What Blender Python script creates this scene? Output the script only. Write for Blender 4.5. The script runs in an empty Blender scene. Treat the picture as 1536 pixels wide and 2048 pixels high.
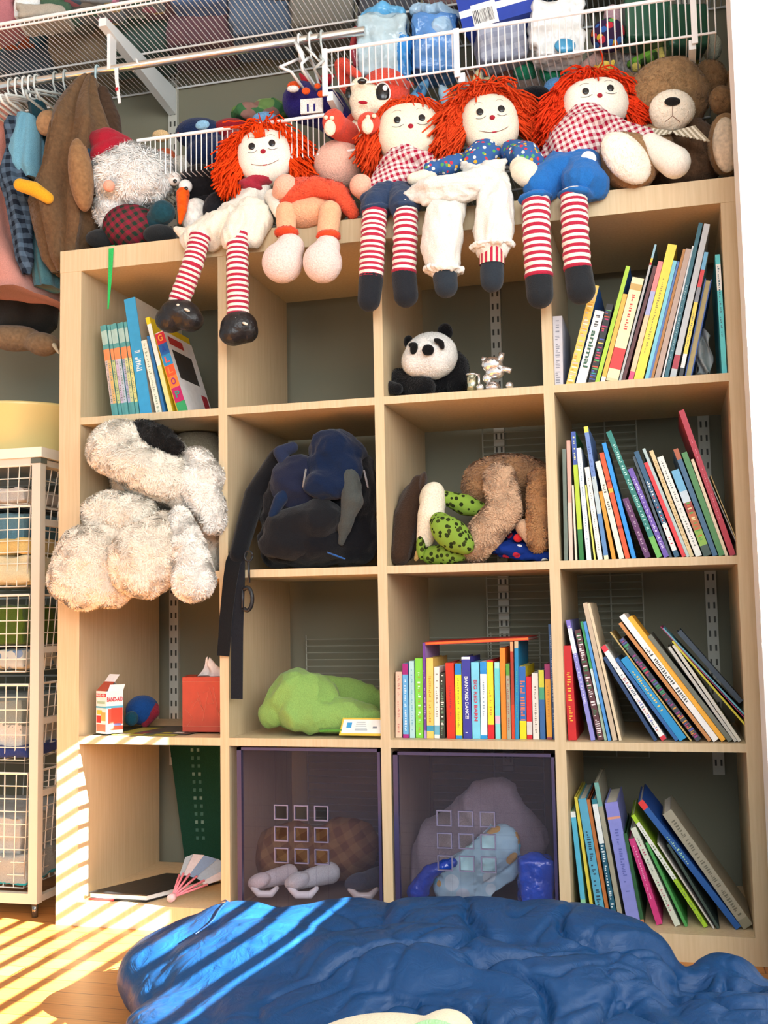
import bpy, math, random
import numpy as np
from mathutils import Vector, Matrix, noise
random.seed(7); np.random.seed(7)
S = bpy.context.scene
COL = S.collection
# ------------------------------------------------------------------ camera
CAM = np.array([1.3189, -2.1894, 0.6601])
_r = np.array([0.0864464, 0.0302060, 0.2553214]); FPX = 2210.5
_t = np.linalg.norm(_r); _k = _r/_t
_K = np.array([[0,-_k[2],_k[1]],[_k[2],0,-_k[0]],[-_k[1],_k[0],0]])
RM = np.eye(3)+math.sin(_t)*_K+(1-math.cos(_t))*_K@_K      # columns: right, forward, up
cd = bpy.data.cameras.new('camera'); cam = bpy.data.objects.new('camera', cd); COL.objects.link(cam)
mw = Matrix.Identity(4)
for i in range(3):
    mw[i][0] = RM[i,0]; mw[i][1] = RM[i,2]; mw[i][2] = -RM[i,1]; mw[i][3] = CAM[i]
cam.matrix_world = mw
cd.sensor_fit = 'VERTICAL'; cd.sensor_height = 24; cd.lens = FPX/2048*24
cd.clip_start = .02; cd.clip_end = 50
S.camera = cam
# ------------------------------------------------------------------ world, sun, daylight
w = bpy.data.worlds.new('world'); S.world = w; w.use_nodes = True
bg = w.node_tree.nodes['Background']; bg.inputs[0].default_value = (.86,.94,1,1); bg.inputs[1].default_value = .55
SUN_DIR = Vector((-1, .20, -.60)).normalized()
sd = bpy.data.lights.new('sun','SUN'); sd.energy = 60; sd.angle = math.radians(.12); sd.color = (1,.95,.86)
so = bpy.data.objects.new('sun', sd); COL.objects.link(so)
so.rotation_euler = SUN_DIR.to_track_quat('-Z','Y').to_euler(); so.location = (5,-3,4)
def area(name, loc, target, sx, sy, e, col):
    d = bpy.data.lights.new(name,'AREA'); d.shape='RECTANGLE'; d.size=sx; d.size_y=sy; d.energy=e; d.color=col
    o = bpy.data.objects.new(name,d); COL.objects.link(o); o.location=loc
    o.rotation_euler = (Vector(target)-Vector(loc)).to_track_quat('-Z','Y').to_euler(); return o
area('daylight_window', (1.9,-3.6,1.75), (.8,0,1.0), 1.8, 1.4, 62, (.93,.97,1))  # added soft fill from behind the camera, no window stands there
area('daylight_side_window', (2.45,-1.3,1.6), (.6,.1,1.1), 1.2, .9, 14, (.96,.98,1))
S.view_settings.view_transform='Standard'; S.view_settings.look='None'
S.view_settings.gamma=1; S.view_settings.use_curve_mapping=False
S.view_settings.exposure = 0.40
S.cycles.max_bounces = 6; S.cycles.diffuse_bounces = 3; S.cycles.glossy_bounces = 2; S.cycles.transparent_max_bounces = 10
S.cycles.transmission_bounces = 4; S.cycles.sample_clamp_indirect = 4
# ------------------------------------------------------------------ helpers
def V(p): return Vector((float(p[0]),float(p[1]),float(p[2])))
def ray(u,v): return RM@np.array([(u-768)/FPX,1,-(v-1024)/FPX])
def at(u,v,y=None,z=None,x=None):
    """the point of the room at depth y (or height z, or x) that the photograph shows at pixel u, v"""
    d = ray(u,v)
    t = (y-CAM[1])/d[1] if y is not None else (z-CAM[2])/d[2] if z is not None else (x-CAM[0])/d[0]
    return CAM+t*d
def pr(p):
    q=(np.array(p)-CAM)@RM; return 768+FPX*q[0]/q[1],1024-FPX*q[2]/q[1]
def sc(p): return float((np.array(p)-CAM)@RM[:,1])/FPX     # metres per pixel at p
def lin(h):
    if not isinstance(h,str): return tuple(h)[:3]
    o=[]
    for i in (0,2,4):
        c=int(h[i:i+2],16)/255; o.append(c/12.92 if c<=.04045 else ((c+.055)/1.055)**2.4)
    return tuple(o)
_M = {}
def M(kind):
    """materials whose colour is the thing's own colour (attribute Col)"""
    if kind in _M: return _M[kind]
    m = bpy.data.materials.new(kind); m.use_nodes=True; nt=m.node_tree; N=nt.nodes; L=nt.links
    b=N['Principled BSDF']
    a=N.new('ShaderNodeAttribute'); a.attribute_name='Col'
    P={'paint':(.5,.3,0,0,0),'gloss':(.22,.5,0,0,0),'paper':(.75,.2,200,.05,.06),'cloth':(.92,.1,420,.35,.12),
       'plush':(1,.05,300,.7,.16),'fleece':(1,.02,110,.8,.2),'wire':(.4,.4,0,0,0),'metal':(.18,.5,0,0,0),'print':(.45,.4,60,.03,.05),
       'shiny_cloth':(.42,.35,30,.5,.1),'yarn':(.95,.05,500,.4,.2),'white_fur':(1,.03,90,.35,.035),'leather':(.38,.45,90,.25,.2),'plastic_wrap':(.2,.6,35,.6,.15)}[kind]
    b.inputs['Roughness'].default_value=P[0]; b.inputs['Specular IOR Level'].default_value=P[1]
    if kind=='metal': b.inputs['Metallic'].default_value=.9
    if P[2]:
        tc=N.new('ShaderNodeTexCoord'); n=N.new('ShaderNodeTexNoise'); n.inputs['Scale'].default_value=P[2]; n.inputs['Detail'].default_value=3
        L.new(tc.outputs['Object'],n.inputs['Vector'])
        bu=N.new('ShaderNodeBump'); bu.inputs['Strength'].default_value=P[3]; bu.inputs['Distance'].default_value=.004 if P[2]>100 else .012
        L.new(n.outputs['Fac'],bu.inputs['Height']); L.new(bu.outputs[0],b.inputs['Normal'])
        h=N.new('ShaderNodeHueSaturation'); mr=N.new('ShaderNodeMapRange')
        mr.inputs[3].default_value=1-P[4]; mr.inputs[4].default_value=1+P[4]
        mr.inputs[1].default_value=.3; mr.inputs[2].default_value=.7
        L.new(n.outputs['Fac'],mr.inputs[0]); L.new(mr.outputs[0],h.inputs['Value']); L.new(a.outputs['Color'],h.inputs['Color'])
        L.new(h.outputs[0],b.inputs['Base Color'])
    else: L.new(a.outputs['Color'],b.inputs['Base Color'])
    if kind in('plush','fleece','cloth','white_fur'): b.inputs['Sheen Weight'].default_value=.15
    _M[kind]=m; return m
def mtree(name):
    m=bpy.data.materials.new(name); m.use_nodes=True
    return m,m.node_tree.nodes,m.node_tree.links,m.node_tree.nodes['Principled BSDF']
def gingham(name,c0,c1,freq=95,rot=(0,0,0)):
    """woven check: two sets of stripes crossing"""
    m,N,L,b=mtree(name); tc=N.new('ShaderNodeTexCoord'); mp=N.new('ShaderNodeMapping'); L.new(tc.outputs['Object'],mp.inputs[0])
    mp.inputs['Rotation'].default_value=rot
    nz=N.new('ShaderNodeTexNoise'); nz.inputs['Scale'].default_value=14; L.new(tc.outputs['Object'],nz.inputs['Vector'])
    mx=N.new('ShaderNodeMix'); mx.data_type='VECTOR'; mx.inputs[0].default_value=.018
    L.new(mp.outputs[0],mx.inputs[4]); L.new(nz.outputs['Color'],mx.inputs[5])
    sp=N.new('ShaderNodeSeparateXYZ'); L.new(mx.outputs[1],sp.inputs[0]); o=[]
    for ax in (0,2):
        a=N.new('ShaderNodeMath'); a.operation='MULTIPLY'; a.inputs[1].default_value=freq; L.new(sp.outputs[ax],a.inputs[0])
        f=N.new('ShaderNodeMath'); f.operation='FRACT'; L.new(a.outputs[0],f.inputs[0])
        g=N.new('ShaderNodeMath'); g.operation='GREATER_THAN'; g.inputs[1].default_value=.5; L.new(f.outputs[0],g.inputs[0]); o.append(g)
    s=N.new('ShaderNodeMath'); s.operation='ADD'; L.new(o[0].outputs[0],s.inputs[0]); L.new(o[1].outputs[0],s.inputs[1])
    h=N.new('ShaderNodeMath'); h.operation='MULTIPLY'; h.inputs[1].default_value=.5; L.new(s.outputs[0],h.inputs[0])
    mc=N.new('ShaderNodeMix'); mc.data_type='RGBA'; mc.inputs[6].default_value=(*lin(c0),1); mc.inputs[7].default_value=(*lin(c1),1)
    L.new(h.outputs[0],mc.inputs[0]); L.new(mc.outputs[2],b.inputs['Base Color']); b.inputs['Roughness'].default_value=.9
    b.inputs['Specular IOR Level'].default_value=.1
    return m
def spotted(name,base,cols,scale,size=.32,rough=.9,ring=None):
    """printed cloth: scattered spots of a few colours on a ground"""
    m,N,L,b=mtree(name); tc=N.new('ShaderNodeTexCoord'); vo=N.new('ShaderNodeTexVoronoi'); vo.inputs['Scale'].default_value=scale
    L.new(tc.outputs['Object'],vo.inputs['Vector'])
    rp=N.new('ShaderNodeValToRGB'); rp.color_ramp.interpolation='CONSTANT'; e=rp.color_ramp.elements
    e[0].color=(*lin(cols[0]),1); e[1].position=1/len(cols); e[1].color=(*lin(cols[min(1,len(cols)-1)]),1)
    for i,c in enumerate(cols[2:]):
        x=e.new((i+2)/len(cols)); x.color=(*lin(c),1)
    sp=N.new('ShaderNodeSeparateColor'); L.new(vo.outputs['Color'],sp.inputs[0]); L.new(sp.outputs[0],rp.inputs[0])
    lt=N.new('ShaderNodeMath'); lt.operation='LESS_THAN'; lt.inputs[1].default_value=size; L.new(vo.outputs['Distance'],lt.inputs[0])
    mc=N.new('ShaderNodeMix'); mc.data_type='RGBA'; mc.inputs[6].default_value=(*lin(base),1); L.new(lt.outputs[0],mc.inputs[0]); L.new(rp.outputs[0],mc.inputs[7])
    L.new(mc.outputs[2],b.inputs['Base Color']); b.inputs['Roughness'].default_value=rough; b.inputs['Specular IOR Level'].default_value=.1
    return m
class MB:
    def __init__(s): s.v=[]; s.f=[]; s.c=[]
    def add(s,vs,fs,col):
        o=len(s.v); s.v+= [tuple(map(float,p)) for p in vs]
        for f in fs: s.f.append(tuple(i+o for i in f)); s.c.append(col if isinstance(col,tuple) else lin(col))
        return s
    def obox(s,o,ax,ay,az,col,cols=None):
        """box from corner o along three edge vectors; cols may give (-x,+x,-y,+y,-z,+z) their own colours"""
        o,ax,ay,az=[np.array(q,float) for q in(o,ax,ay,az)]
        vs=[o,o+ax,o+ax+ay,o+ay,o+az,o+ax+az,o+ax+ay+az,o+ay+az]
        fs=[(0,4,7,3),(1,2,6,5),(0,1,5,4),(3,7,6,2),(0,3,2,1),(4,5,6,7)]
        for i,f in enumerate(fs): s.add([vs[j] for j in f],[(0,1,2,3)],(cols[i] if cols and cols[i] else col))
        return s
    def box(s,a,b,col,cols=None):
        return s.obox(a,(b[0]-a[0],0,0),(0,b[1]-a[1],0),(0,0,b[2]-a[2]),col,cols)
    def tube(s,pts,rad,col,sides=8,cap=True,cols=None,flat=1.0):
        pts=[np.array(p,float) for p in pts]; n=len(pts)
        rad=[rad]*n if not hasattr(rad,'__len__') else rad
        up=np.array([0,0,1.]); vs=[]; prev=None
        for i,p in enumerate(pts):
            t=pts[min(i+1,n-1)]-pts[max(i-1,0)]; t=t/(np.linalg.norm(t)+1e-9)
            if prev is None:
                a=np.cross(t,up); 
                if np.linalg.norm(a)<.1: a=np.cross(t,[0,1,0])
            else: a=prev-t*np.dot(prev,t)
            a/=np.linalg.norm(a)+1e-9; b=np.cross(t,a); prev=a
            for k in range(sides):
                q=2*math.pi*k/sides; vs.append(p+rad[i]*(math.cos(q)*a+flat*math.sin(q)*b))
        o=len(s.v); s.v+=[tuple(x) for x in vs]
        for i in range(n-1):
            cc=lin(cols[i]) if cols else (col if isinstance(col,tuple) else lin(col))
            for k in range(sides):
                k2=(k+1)%sides; s.f.append((o+i*sides+k,o+i*sides+k2,o+(i+1)*sides+k2,o+(i+1)*sides+k)); s.c.append(cc)
        if cap:
            c0=lin(cols[0]) if cols else (col if isinstance(col,tuple) else lin(col)); c1=lin(cols[-1]) if cols else c0
            s.f.append(tuple(o+k for k in range(sides))[::-1]); s.c.append(c0)
            s.f.append(tuple(o+(n-1)*sides+k for k in range(sides))); s.c.append(c1)
        return s
    def ell(s,c,r,col,axes=None,seg=16,rings=10):
        c=np.array(c,float); A=np.array(axes) if axes is not None else np.eye(3)   # rows are axes
        vs=[c+A[2]*r[2]]
        for i in range(1,rings):
            th=math.pi*i/rings
            for k in range(seg):
                ph=2*math.pi*k/seg
                vs.append(c+A[0]*r[0]*math.sin(th)*math.cos(ph)+A[1]*r[1]*math.sin(th)*math.sin(ph)+A[2]*r[2]*math.cos(th))
        vs.append(c-A[2]*r[2]); fs=[]
        for k in range(seg): fs.append((0,1+k,1+(k+1)%seg)); fs.append((len(vs)-1,1+(rings-2)*seg+(k+1)%seg,1+(rings-2)*seg+k))
        for i in range(rings-2):
            for k in range(seg): fs.append((1+i*seg+k,1+(i+1)*seg+k,1+(i+1)*seg+(k+1)%seg,1+i*seg+(k+1)%seg))
        return s.add(vs,fs,col)
    def grid(s,fn,nu,nv,col,close_u=False,thick=0):
        """sheet fn(a,b) for a,b in 0..1, given a thickness so it is a real solid"""
        g=np.array([[fn(i/(nu if close_u else nu-1),j/(nv-1)) for j in range(nv)] for i in range(nu)])
        cf=col if callable(col) else (lambda a,b:col)
        def lay(g,flip):
            o=len(s.v); s.v+=[tuple(p) for p in g.reshape(-1,3)]
            for i in range(nu if close_u else nu-1):
                for j in range(nv-1):
                    i2=(i+1)%nu; f=(o+i*nv+j,o+i2*nv+j,o+i2*nv+j+1,o+i*nv+j+1)
                    s.f.append(f[::-1] if flip else f); c=cf(i/nu,j/nv); s.c.append(c if isinstance(c,tuple) else lin(c))
            return o
        o=lay(g,False)
        if thick:
            du=np.gradient(g,axis=0); dv=np.gradient(g,axis=1); n=np.cross(du,dv); n/=np.linalg.norm(n,axis=2,keepdims=True)+1e-9
            o2=lay(g-n*thick,True); c=cf(0,0); c=c if isinstance(c,tuple) else lin(c)
            e=[(i*nv,) for i in range(nu)]
            def strip(idx):
                for a,b in zip(idx[:-1],idx[1:]): s.f.append((o+b,o+a,o2+a,o2+b)); s.c.append(c)
            if not close_u: strip([j for j in range(nv)][::-1]); strip([(nu-1)*nv+j for j in range(nv)])
            strip([i*nv for i in range(nu)]); strip([i*nv+nv-1 for i in range(nu)][::-1])
        return s
    def build(s,name,mat,parent=None,smooth=False,label=None,bevel=0):
        return mk(name,s.v,s.f,s.c,mat,parent,smooth,label,bevel)
def wloc(o):
    p=np.zeros(3)
    while o is not None: p=p+np.array(o.location); o=o.parent
    return p
def mk(name,vs,fs,cs,mat,parent=None,smooth=False,label=None,bevel=0,base=None):
    off=wloc(parent) if parent is not None else np.zeros(3)
    vs=np.array(vs,float)
    if parent is None:
        if base is None: base=np.array([(vs[:,0].min()+vs[:,0].max())/2,(vs[:,1].min()+vs[:,1].max())/2,vs[:,2].min()])
        off=base
    me=bpy.data.meshes.new(name); me.from_pydata((vs-off).tolist(),[],[tuple(f) for f in fs])
    me.validate()
    if len(me.polygons)==len(cs):
        at_=me.color_attributes.new('Col','FLOAT_COLOR','CORNER')
        arr=np.repeat(np.array([(*c,1.0) for c in cs],np.float32),[len(p.vertices) for p in me.polygons],axis=0)
        at_.data.foreach_set('color',arr.ravel())
    me.materials.append(M(mat) if isinstance(mat,str) else mat)
    if smooth: me.polygons.foreach_set('use_smooth',[True]*len(me.polygons))
    o=bpy.data.objects.new(name,me); COL.objects.link(o)
    if parent is None: o.location=tuple(base)
    else: o.parent=parent
    if label: o['label']=label
    if bevel:
        b=o.modifiers.new('bevel','BEVEL'); b.width=bevel; b.segments=2; b.limit_method='ANGLE'
        w_=o.modifiers.new('wn','WEIGHTED_NORMAL') if smooth else None
    return o
def tag(o,label,cat,group=None,kind=None):
    o['label']=label; o['category']=cat
    if group: o['group']=group
    if kind: o['kind']=kind
    return o
def thing(name,loc,label,cat,group=None):
    o=bpy.data.objects.new(name,None); COL.objects.link(o); o.location=tuple(map(float,loc)); o.empty_display_size=.03
    return tag(o,label,cat,group)
def struct(o): o['kind']='structure'; return o
DG=lambda: bpy.context.evaluated_depsgraph_get()
def remesh(mb,voxel,smooth_it=6):
    me=bpy.data.meshes.new('tmp'); me.from_pydata(mb.v,[],mb.f); o=bpy.data.objects.new('tmp',me); COL.objects.link(o)
    r=o.modifiers.new('r','REMESH'); r.mode='VOXEL'; r.voxel_size=voxel
    if smooth_it: q=o.modifiers.new('s','SMOOTH'); q.iterations=smooth_it; q.factor=.5
    bpy.context.view_layer.update()
    ev=o.evaluated_get(DG()); m2=ev.to_mesh()
    v=np.zeros(len(m2.vertices)*3); m2.vertices.foreach_get('co',v); v=v.reshape(-1,3)
    f=[tuple(p.vertices) for p in m2.polygons]
    ev.to_mesh_clear(); bpy.data.objects.remove(o); bpy.data.meshes.remove(me)
    return v,f
def vnormals(v,f):
    F=np.array([(q[0],q[1],q[2],q[3]) if len(q)==4 else (q[0],q[1],q[2],q[2]) for q in f])
    n=np.cross(v[F[:,2]]-v[F[:,0]],v[F[:,3]]-v[F[:,1]]); N=np.zeros_like(v)
    for k in range(4): np.add.at(N,F[:,k],n)
    return N/(np.linalg.norm(N,axis=1,keepdims=True)+1e-12),F,np.linalg.norm(n,axis=1)/2
def axes_px(roll=0,yaw=0):
    """right, away, up at the shelf, turned by roll (deg, clockwise as seen) and yaw"""
    r,f,u=np.array([.967,.253,0.]),np.array([-.253,.967,0]),np.array([0,0,1.])
    a=math.radians(yaw); r,f=r*math.cos(a)+f*math.sin(a),f*math.cos(a)-r*math.sin(a)
    a=math.radians(-roll); r2=r*math.cos(a)+u*math.sin(a); u2=u*math.cos(a)-r*math.sin(a)
    return np.array([r2,f,u2])
def prims(mb,ps):
    m=1e9
    for p in ps:
        if p[0]=='e':        # e,u,v,y,ru,rv,rdepth(px)[,roll]
            _,u,v,y,ru,rv,rd=p[:7]; roll=p[7] if len(p)>7 else 0
            c=at(u,v,y=y); s=sc(c); mb.ell(c,(ru*s,rd*s,rv*s),'ffffff',axes_px(roll),20,14); m=min(m,min(ru,rv,rd)*s)
        elif p[0]=='b':      # rounded box, same numbers as e
            _,u,v,y,ru,rv,rd=p[:7]; roll=p[7] if len(p)>7 else 0
            c=at(u,v,y=y); s=sc(c); A=axes_px(roll); mb.obox(c-A[0]*ru*s-A[1]*rd*s-A[2]*rv*s,A[0]*2*ru*s,A[1]*2*rd*s,A[2]*2*rv*s,'ffffff'); m=min(m,min(ru,rv,rd)*s)
        elif p[0]=='c':      # c,(u,v,y,r),(u,v,y,r),...
            pts=p[1:]; Q=[(at(q[0],q[1],y=q[2]),q[3]) for q in pts]
            for (a,ra),(b,rb) in zip(Q[:-1],Q[1:]):
                s=sc(a); L=np.linalg.norm(b-a); n=max(2,int(L/(min(ra,rb)*s*.4))+1); n=min(n,14)
                for i in range(n+1):
                    t=i/n; rr=(ra*(1-t)+rb*t)*s; mb.ell(a*(1-t)+b*t,(rr,rr,rr),'ffffff',None,12,8); m=min(m,rr)
    return m
def blob(name,ps,col,mat='plush',parent=None,voxel=None,smooth=6,lump=0,lumpf=20,fur=None,label=None,folds=None,disp=None):
    mb=MB(); m=prims(mb,ps); vx=voxel or max(.0022,min(.009,m/7))
    v,f=remesh(mb,vx,smooth); 
    if lump or folds or disp:
        N,_,_=vnormals(v,f)
        if lump:
            d=np.array([noise.noise(Vector(p*lumpf)) for p in v])*lump; v=v+N*d[:,None]
        if folds:            # amplitude, frequency, stretch axis (3 scales)
            A,fr,st=folds; st=np.array(st)
            d=np.array([noise.ridged_multi_fractal(Vector(p*st*fr),.9,2.1,3,1.0,2.0) for p in v])
            v=v+N*((d-d.mean())*A)[:,None]
        if disp is not None: v=v+N*disp(v)[:,None]
    cs=[col if isinstance(col,tuple) else lin(col)]*len(f) if not callable(col) else [lin(col(v[list(q)].mean(0))) for q in f]
    sm=[True]*len(f)
    if fur:
        n,Lh,wd,grav=fur[:4]; fc=fur[4] if len(fur)>4 else None
        N,F,A=vnormals(v,f); pick=np.random.choice(len(F),n,p=A/A.sum())
        a,b=np.random.rand(n,1),np.random.rand(n,1)
        P0=(v[F[pick,0]]*(1-a)+v[F[pick,1]]*a)*(1-b)+(v[F[pick,3]]*(1-a)+v[F[pick,2]]*a)*b
        Nn=N[F[pick,0]]
        cl=np.array([[noise.noise(Vector(p*45)),noise.noise(Vector(p*45+7)),noise.noise(Vector(p*45-9))] for p in P0])
        T=cl*2.2+np.random.randn(n,3)*.35+np.array([0,0,-grav*1.4]); T=T-Nn*(T*Nn).sum(1,keepdims=True); T/=np.linalg.norm(T,axis=1,keepdims=True)+1e-9
        up=.30+.35*np.random.rand(n,1); D=T+Nn*up; D/=np.linalg.norm(D,axis=1,keepdims=True)
        W=np.cross(D,Nn); W/=np.linalg.norm(W,axis=1,keepdims=True)+1e-9
        ln=Lh*(.6+.8*np.random.rand(n,1)); mid=P0+D*ln*.55; D2=D-Nn*.25; tip=mid+D2*ln*.45
        P0=P0-Nn*.0008
        VN=np.concatenate([N,np.repeat(Nn,5,axis=0)]); o=len(v); v=np.concatenate([v,np.stack([P0-W*wd/2,P0+W*wd/2,mid+W*wd*.35,mid-W*wd*.35,tip],1).reshape(-1,3)])
        base=lin(col) if isinstance(col,str) else (lin(fc) if fc else (.8,.8,.8))
        for i in range(n):
            k=o+5*i; f.append((k,k+1,k+2,k+3)); f.append((k+3,k+2,k+4)); 
            j=.93+.12*random.random(); bc=base if not callable(col) else lin(col(P0[i])); c=tuple(min(1,q*j) for q in bc); cs+= [c,c]
    ob=mk(name,v,f,cs,mat,parent,True,label)
    # tufts shade with their own faces
    return ob
def eye(parent,u,v,y,r,col='101010',name='eye',rv=None,mat='gloss',roll=0,d=.5):
    mb=MB(); c=at(u,v,y=y); s=sc(c); mb.ell(c,(r*s,r*s*d,(rv or r)*s),col,axes_px(roll),14,9); return mb.build(name,mat,parent,True)
def loft(mb,rows,y,dep,col,nf=5,amp=.12,seg=40,seed=0,ysh=None,sub=3):
    """draped body through rows (v,uL,uR): closed rings, with folds running down it; dep = depth/width"""
    R2=[]
    for a,b in zip(rows[:-1],rows[1:]):
        for k in range(sub): R2.append([x*(1-k/sub)+z*k/sub for x,z in zip(a,b)])
    R2.append(list(rows[-1])); n=len(R2); rings=[]
    for i,(v,ul,ur) in enumerate(R2):
        yy=y if not ysh else y+ysh*i/(n-1)
        a,b=at(ul,v,y=yy),at(ur,v,y=yy); c=(a+b)/2; h=np.linalg.norm(b-a)/2; X=(b-a)/(2*h+1e-9); Y=np.array([-X[1],X[0],0]); Y/=np.linalg.norm(Y)
        r=[]
        for k in range(seg):
            q=2*math.pi*k/seg; g=1+amp*math.sin(nf*q+seed+1.1*math.sin(i/n*4+seed))+amp*.5*math.sin(2.3*nf*q+seed*2+i/n*3)
            gx=min(1,g) if abs(math.cos(q))>.8 else g
            r.append(c+X*h*math.cos(q)*gx+Y*h*dep*math.sin(q)*g)
        rings.append(r)
    o=len(mb.v); mb.v+=[tuple(p) for r in rings for p in r]; cf=col if callable(col) else (lambda t:col)
    for i in range(n-1):
        c=cf(i/n); c=c if isinstance(c,tuple) else lin(c)
        for k in range(seg):
            k2=(k+1)%seg; mb.f.append((o+i*seg+k,o+i*seg+k2,o+(i+1)*seg+k2,o+(i+1)*seg+k)); mb.c.append(c)
    c=cf(0); c=c if isinstance(c,tuple) else lin(c)
    mb.f.append(tuple(o+k for k in range(seg))); mb.c.append(c); mb.f.append(tuple(o+(n-1)*seg+k for k in range(seg))[::-1]); mb.c.append(c)
    return mb
def text(s,origin,xd,yd,size,col,parent,name='spine_title',width=None,bold=0,mat='print',label=None,align='CENTER'):
    cu=bpy.data.curves.new('t','FONT'); cu.body=s; cu.size=1; cu.align_x=align; cu.align_y='CENTER'; cu.offset=bold; cu.resolution_u=3
    o=bpy.data.objects.new('t',cu); COL.objects.link(o); bpy.context.view_layer.update()
    me=o.evaluated_get(DG()).to_mesh(); v=np.array([tuple(p.co) for p in me.vertices]); f=[tuple(p.vertices) for p in me.polygons]
    o.evaluated_get(DG()).to_mesh_clear(); bpy.data.objects.remove(o)
    if not len(v): return None
    wd=v[:,0].max()-v[:,0].min(); sx=size if width is None else width/wd
    X,Y=np.array(xd,float),np.array(yd,float); X/=np.linalg.norm(X); Y/=np.linalg.norm(Y)
    Z=np.cross(X,Y)
    P=np.array(origin)+np.outer(v[:,0]*sx,X)+np.outer(v[:,1]*size,Y)+Z*.0006
    return mk(name,P,f,[lin(col)]*len(f),mat,parent,False,label)
R_=random.Random(3)
# ------------------------------------------------------------------ structure of the place
def wood_mat():
    m,N,L,b=mtree('birch_veneer'); tc=N.new('ShaderNodeTexCoord'); mp=N.new('ShaderNodeMapping'); mp.inputs['Scale'].default_value=(60,60,3)
    L.new(tc.outputs['Object'],mp.inputs[0]); n=N.new('ShaderNodeTexNoise'); n.inputs['Scale'].default_value=3; n.inputs['Detail'].default_value=4
    L.new(mp.outputs[0],n.inputs['Vector']); r=N.new('ShaderNodeValToRGB'); r.color_ramp.elements[0].position=.3; r.color_ramp.elements[1].position=.7
    r.color_ramp.elements[0].color=(*lin('cdb790'),1); r.color_ramp.elements[1].color=(*lin('d8c4a0'),1)
    L.new(n.outputs['Fac'],r.inputs[0]); L.new(r.outputs[0],b.inputs['Base Color']); b.inputs['Roughness'].default_value=.5; b.inputs['Specular IOR Level'].default_value=.3
    return m
def plain(name,h,rough=.8,bump=0):
    m,N,L,b=mtree(name); b.inputs['Base Color'].default_value=(*lin(h),1); b.inputs['Roughness'].default_value=rough; b.inputs['Specular IOR Level'].default_value=.25
    n=N.new('ShaderNodeTexNoise'); n.inputs['Scale'].default_value=90; bu=N.new('ShaderNodeBump'); bu.inputs['Strength'].default_value=bump or .04; bu.inputs['Distance'].default_value=.002
    L.new(n.outputs['Fac'],bu.inputs['Height']); L.new(bu.outputs[0],b.inputs['Normal']); return m
WALL=plain('closet_wall_paint','84826f'); WHITE=plain('white_trim_paint','f4f6f4',.5); CEIL=plain('ceiling_paint','d8dad6')
def floor_mat():
    m,N,L,b=mtree('oak_floor'); tc=N.new('ShaderNodeTexCoord'); mp=N.new('ShaderNodeMapping'); mp.inputs['Rotation'].default_value=(0,0,0)
    L.new(tc.outputs['Object'],mp.inputs[0])
    br=N.new('ShaderNodeTexBrick'); br.inputs['Scale'].default_value=1; br.inputs['Brick Width'].default_value=.9; br.inputs['Row Height'].default_value=.057
    br.inputs['Mortar Size'].default_value=.0012; br.inputs['Color1'].default_value=(*lin('b87436'),1); br.inputs['Color2'].default_value=(*lin('ca8c4a'),1); br.inputs['Mortar'].default_value=(*lin('7a4216'),1)
    L.new(mp.outputs[0],br.inputs['Vector'])
    m2=N.new('ShaderNodeMapping'); m2.inputs['Scale'].default_value=(4,70,1); L.new(tc.outputs['Object'],m2.inputs[0])
    n=N.new('ShaderNodeTexNoise'); n.inputs['Scale'].default_value=2.5; n.inputs['Detail'].default_value=5; L.new(m2.outputs[0],n.inputs['Vector'])
    mr=N.new('ShaderNodeMapRange'); mr.inputs[3].default_value=.72; mr.inputs[4].default_value=1.25; L.new(n.outputs['Fac'],mr.inputs[0])
    mx=N.new('ShaderNodeMix'); mx.data_type='RGBA'; mx.blend_type='MULTIPLY'; mx.inputs[0].default_value=1
    L.new(br.outputs['Color'],mx.inputs[6]); L.new(mr.outputs[0],mx.inputs[7]); L.new(mx.outputs[2],b.inputs['Base Color'])
    b.inputs['Roughness'].default_value=.38; b.inputs['Specular IOR Level'].default_value=.35; return m
WX=2.6      # the window wall stands to the right of the camera
struct(MB().box((-1.6,-3.2,-.06),(2.7,.5,0),'ffffff').build('floor',floor_mat()))
struct(MB().box((-1.6,.45,0),(2.7,.55,2.45),'ffffff').build('wall_back',WALL))
struct(MB().box((-1.6,-3.2,2.45),(2.7,.55,2.52),'ffffff').build('ceiling',CEIL))
struct(MB().box((1.525,-.22,0),(1.60,.45,2.45),'ffffff').build('wall_closet_right',WALL))
# wall face to the right of the closet opening, with its casing
struct(MB().box((1.56,-.232,0),(WX,-.15,2.45),'ffffff').build('wall_front_right',WHITE))
struct(MB().box((1.457,-.225,0),(1.56,-.12,2.45),'f4f6f4').box((1.457,-.238,0),(1.53,-.2255,2.45),'f4f6f4').build('trim_1',WHITE))
# window wall with its opening
wy0,wy1,wz0,wz1=-2.3,-.36,1.262,1.985
q=MB(); q.box((WX,-3.2,0),(WX+.1,wy0,2.45),'fff'*2); q.box((WX,wy1,0),(WX+.1,.5,2.45),'ffffff'); q.box((WX,wy0,0),(WX+.1,wy1,wz0),'ffffff'); q.box((WX,wy0,wz1),(WX+.1,wy1,2.45),'ffffff')
struct(q.build('wall_right',WHITE))
q=MB(); 
for a,b in (((WX-.02,wy0-.05,wz0-.06),(WX+.02,wy1+.05,wz0)),((WX-.02,wy0-.05,wz1),(WX+.02,wy1+.05,wz1+.06)),((WX-.02,wy0-.06,wz0),(WX+.02,wy0,wz1)),((WX-.02,wy1,wz0),(WX+.02,wy1+.06,wz1))): q.box(a,b,'f0f2f0')
struct(q.build('window_1','paint'))
bl=thing('window_blind',(WX+.04,-1.3,wz0),'white horizontal slat blind hung in the window opening','blind')
q=MB(); SP=.0405; n=int((wz1-wz0)/SP)+1
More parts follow.
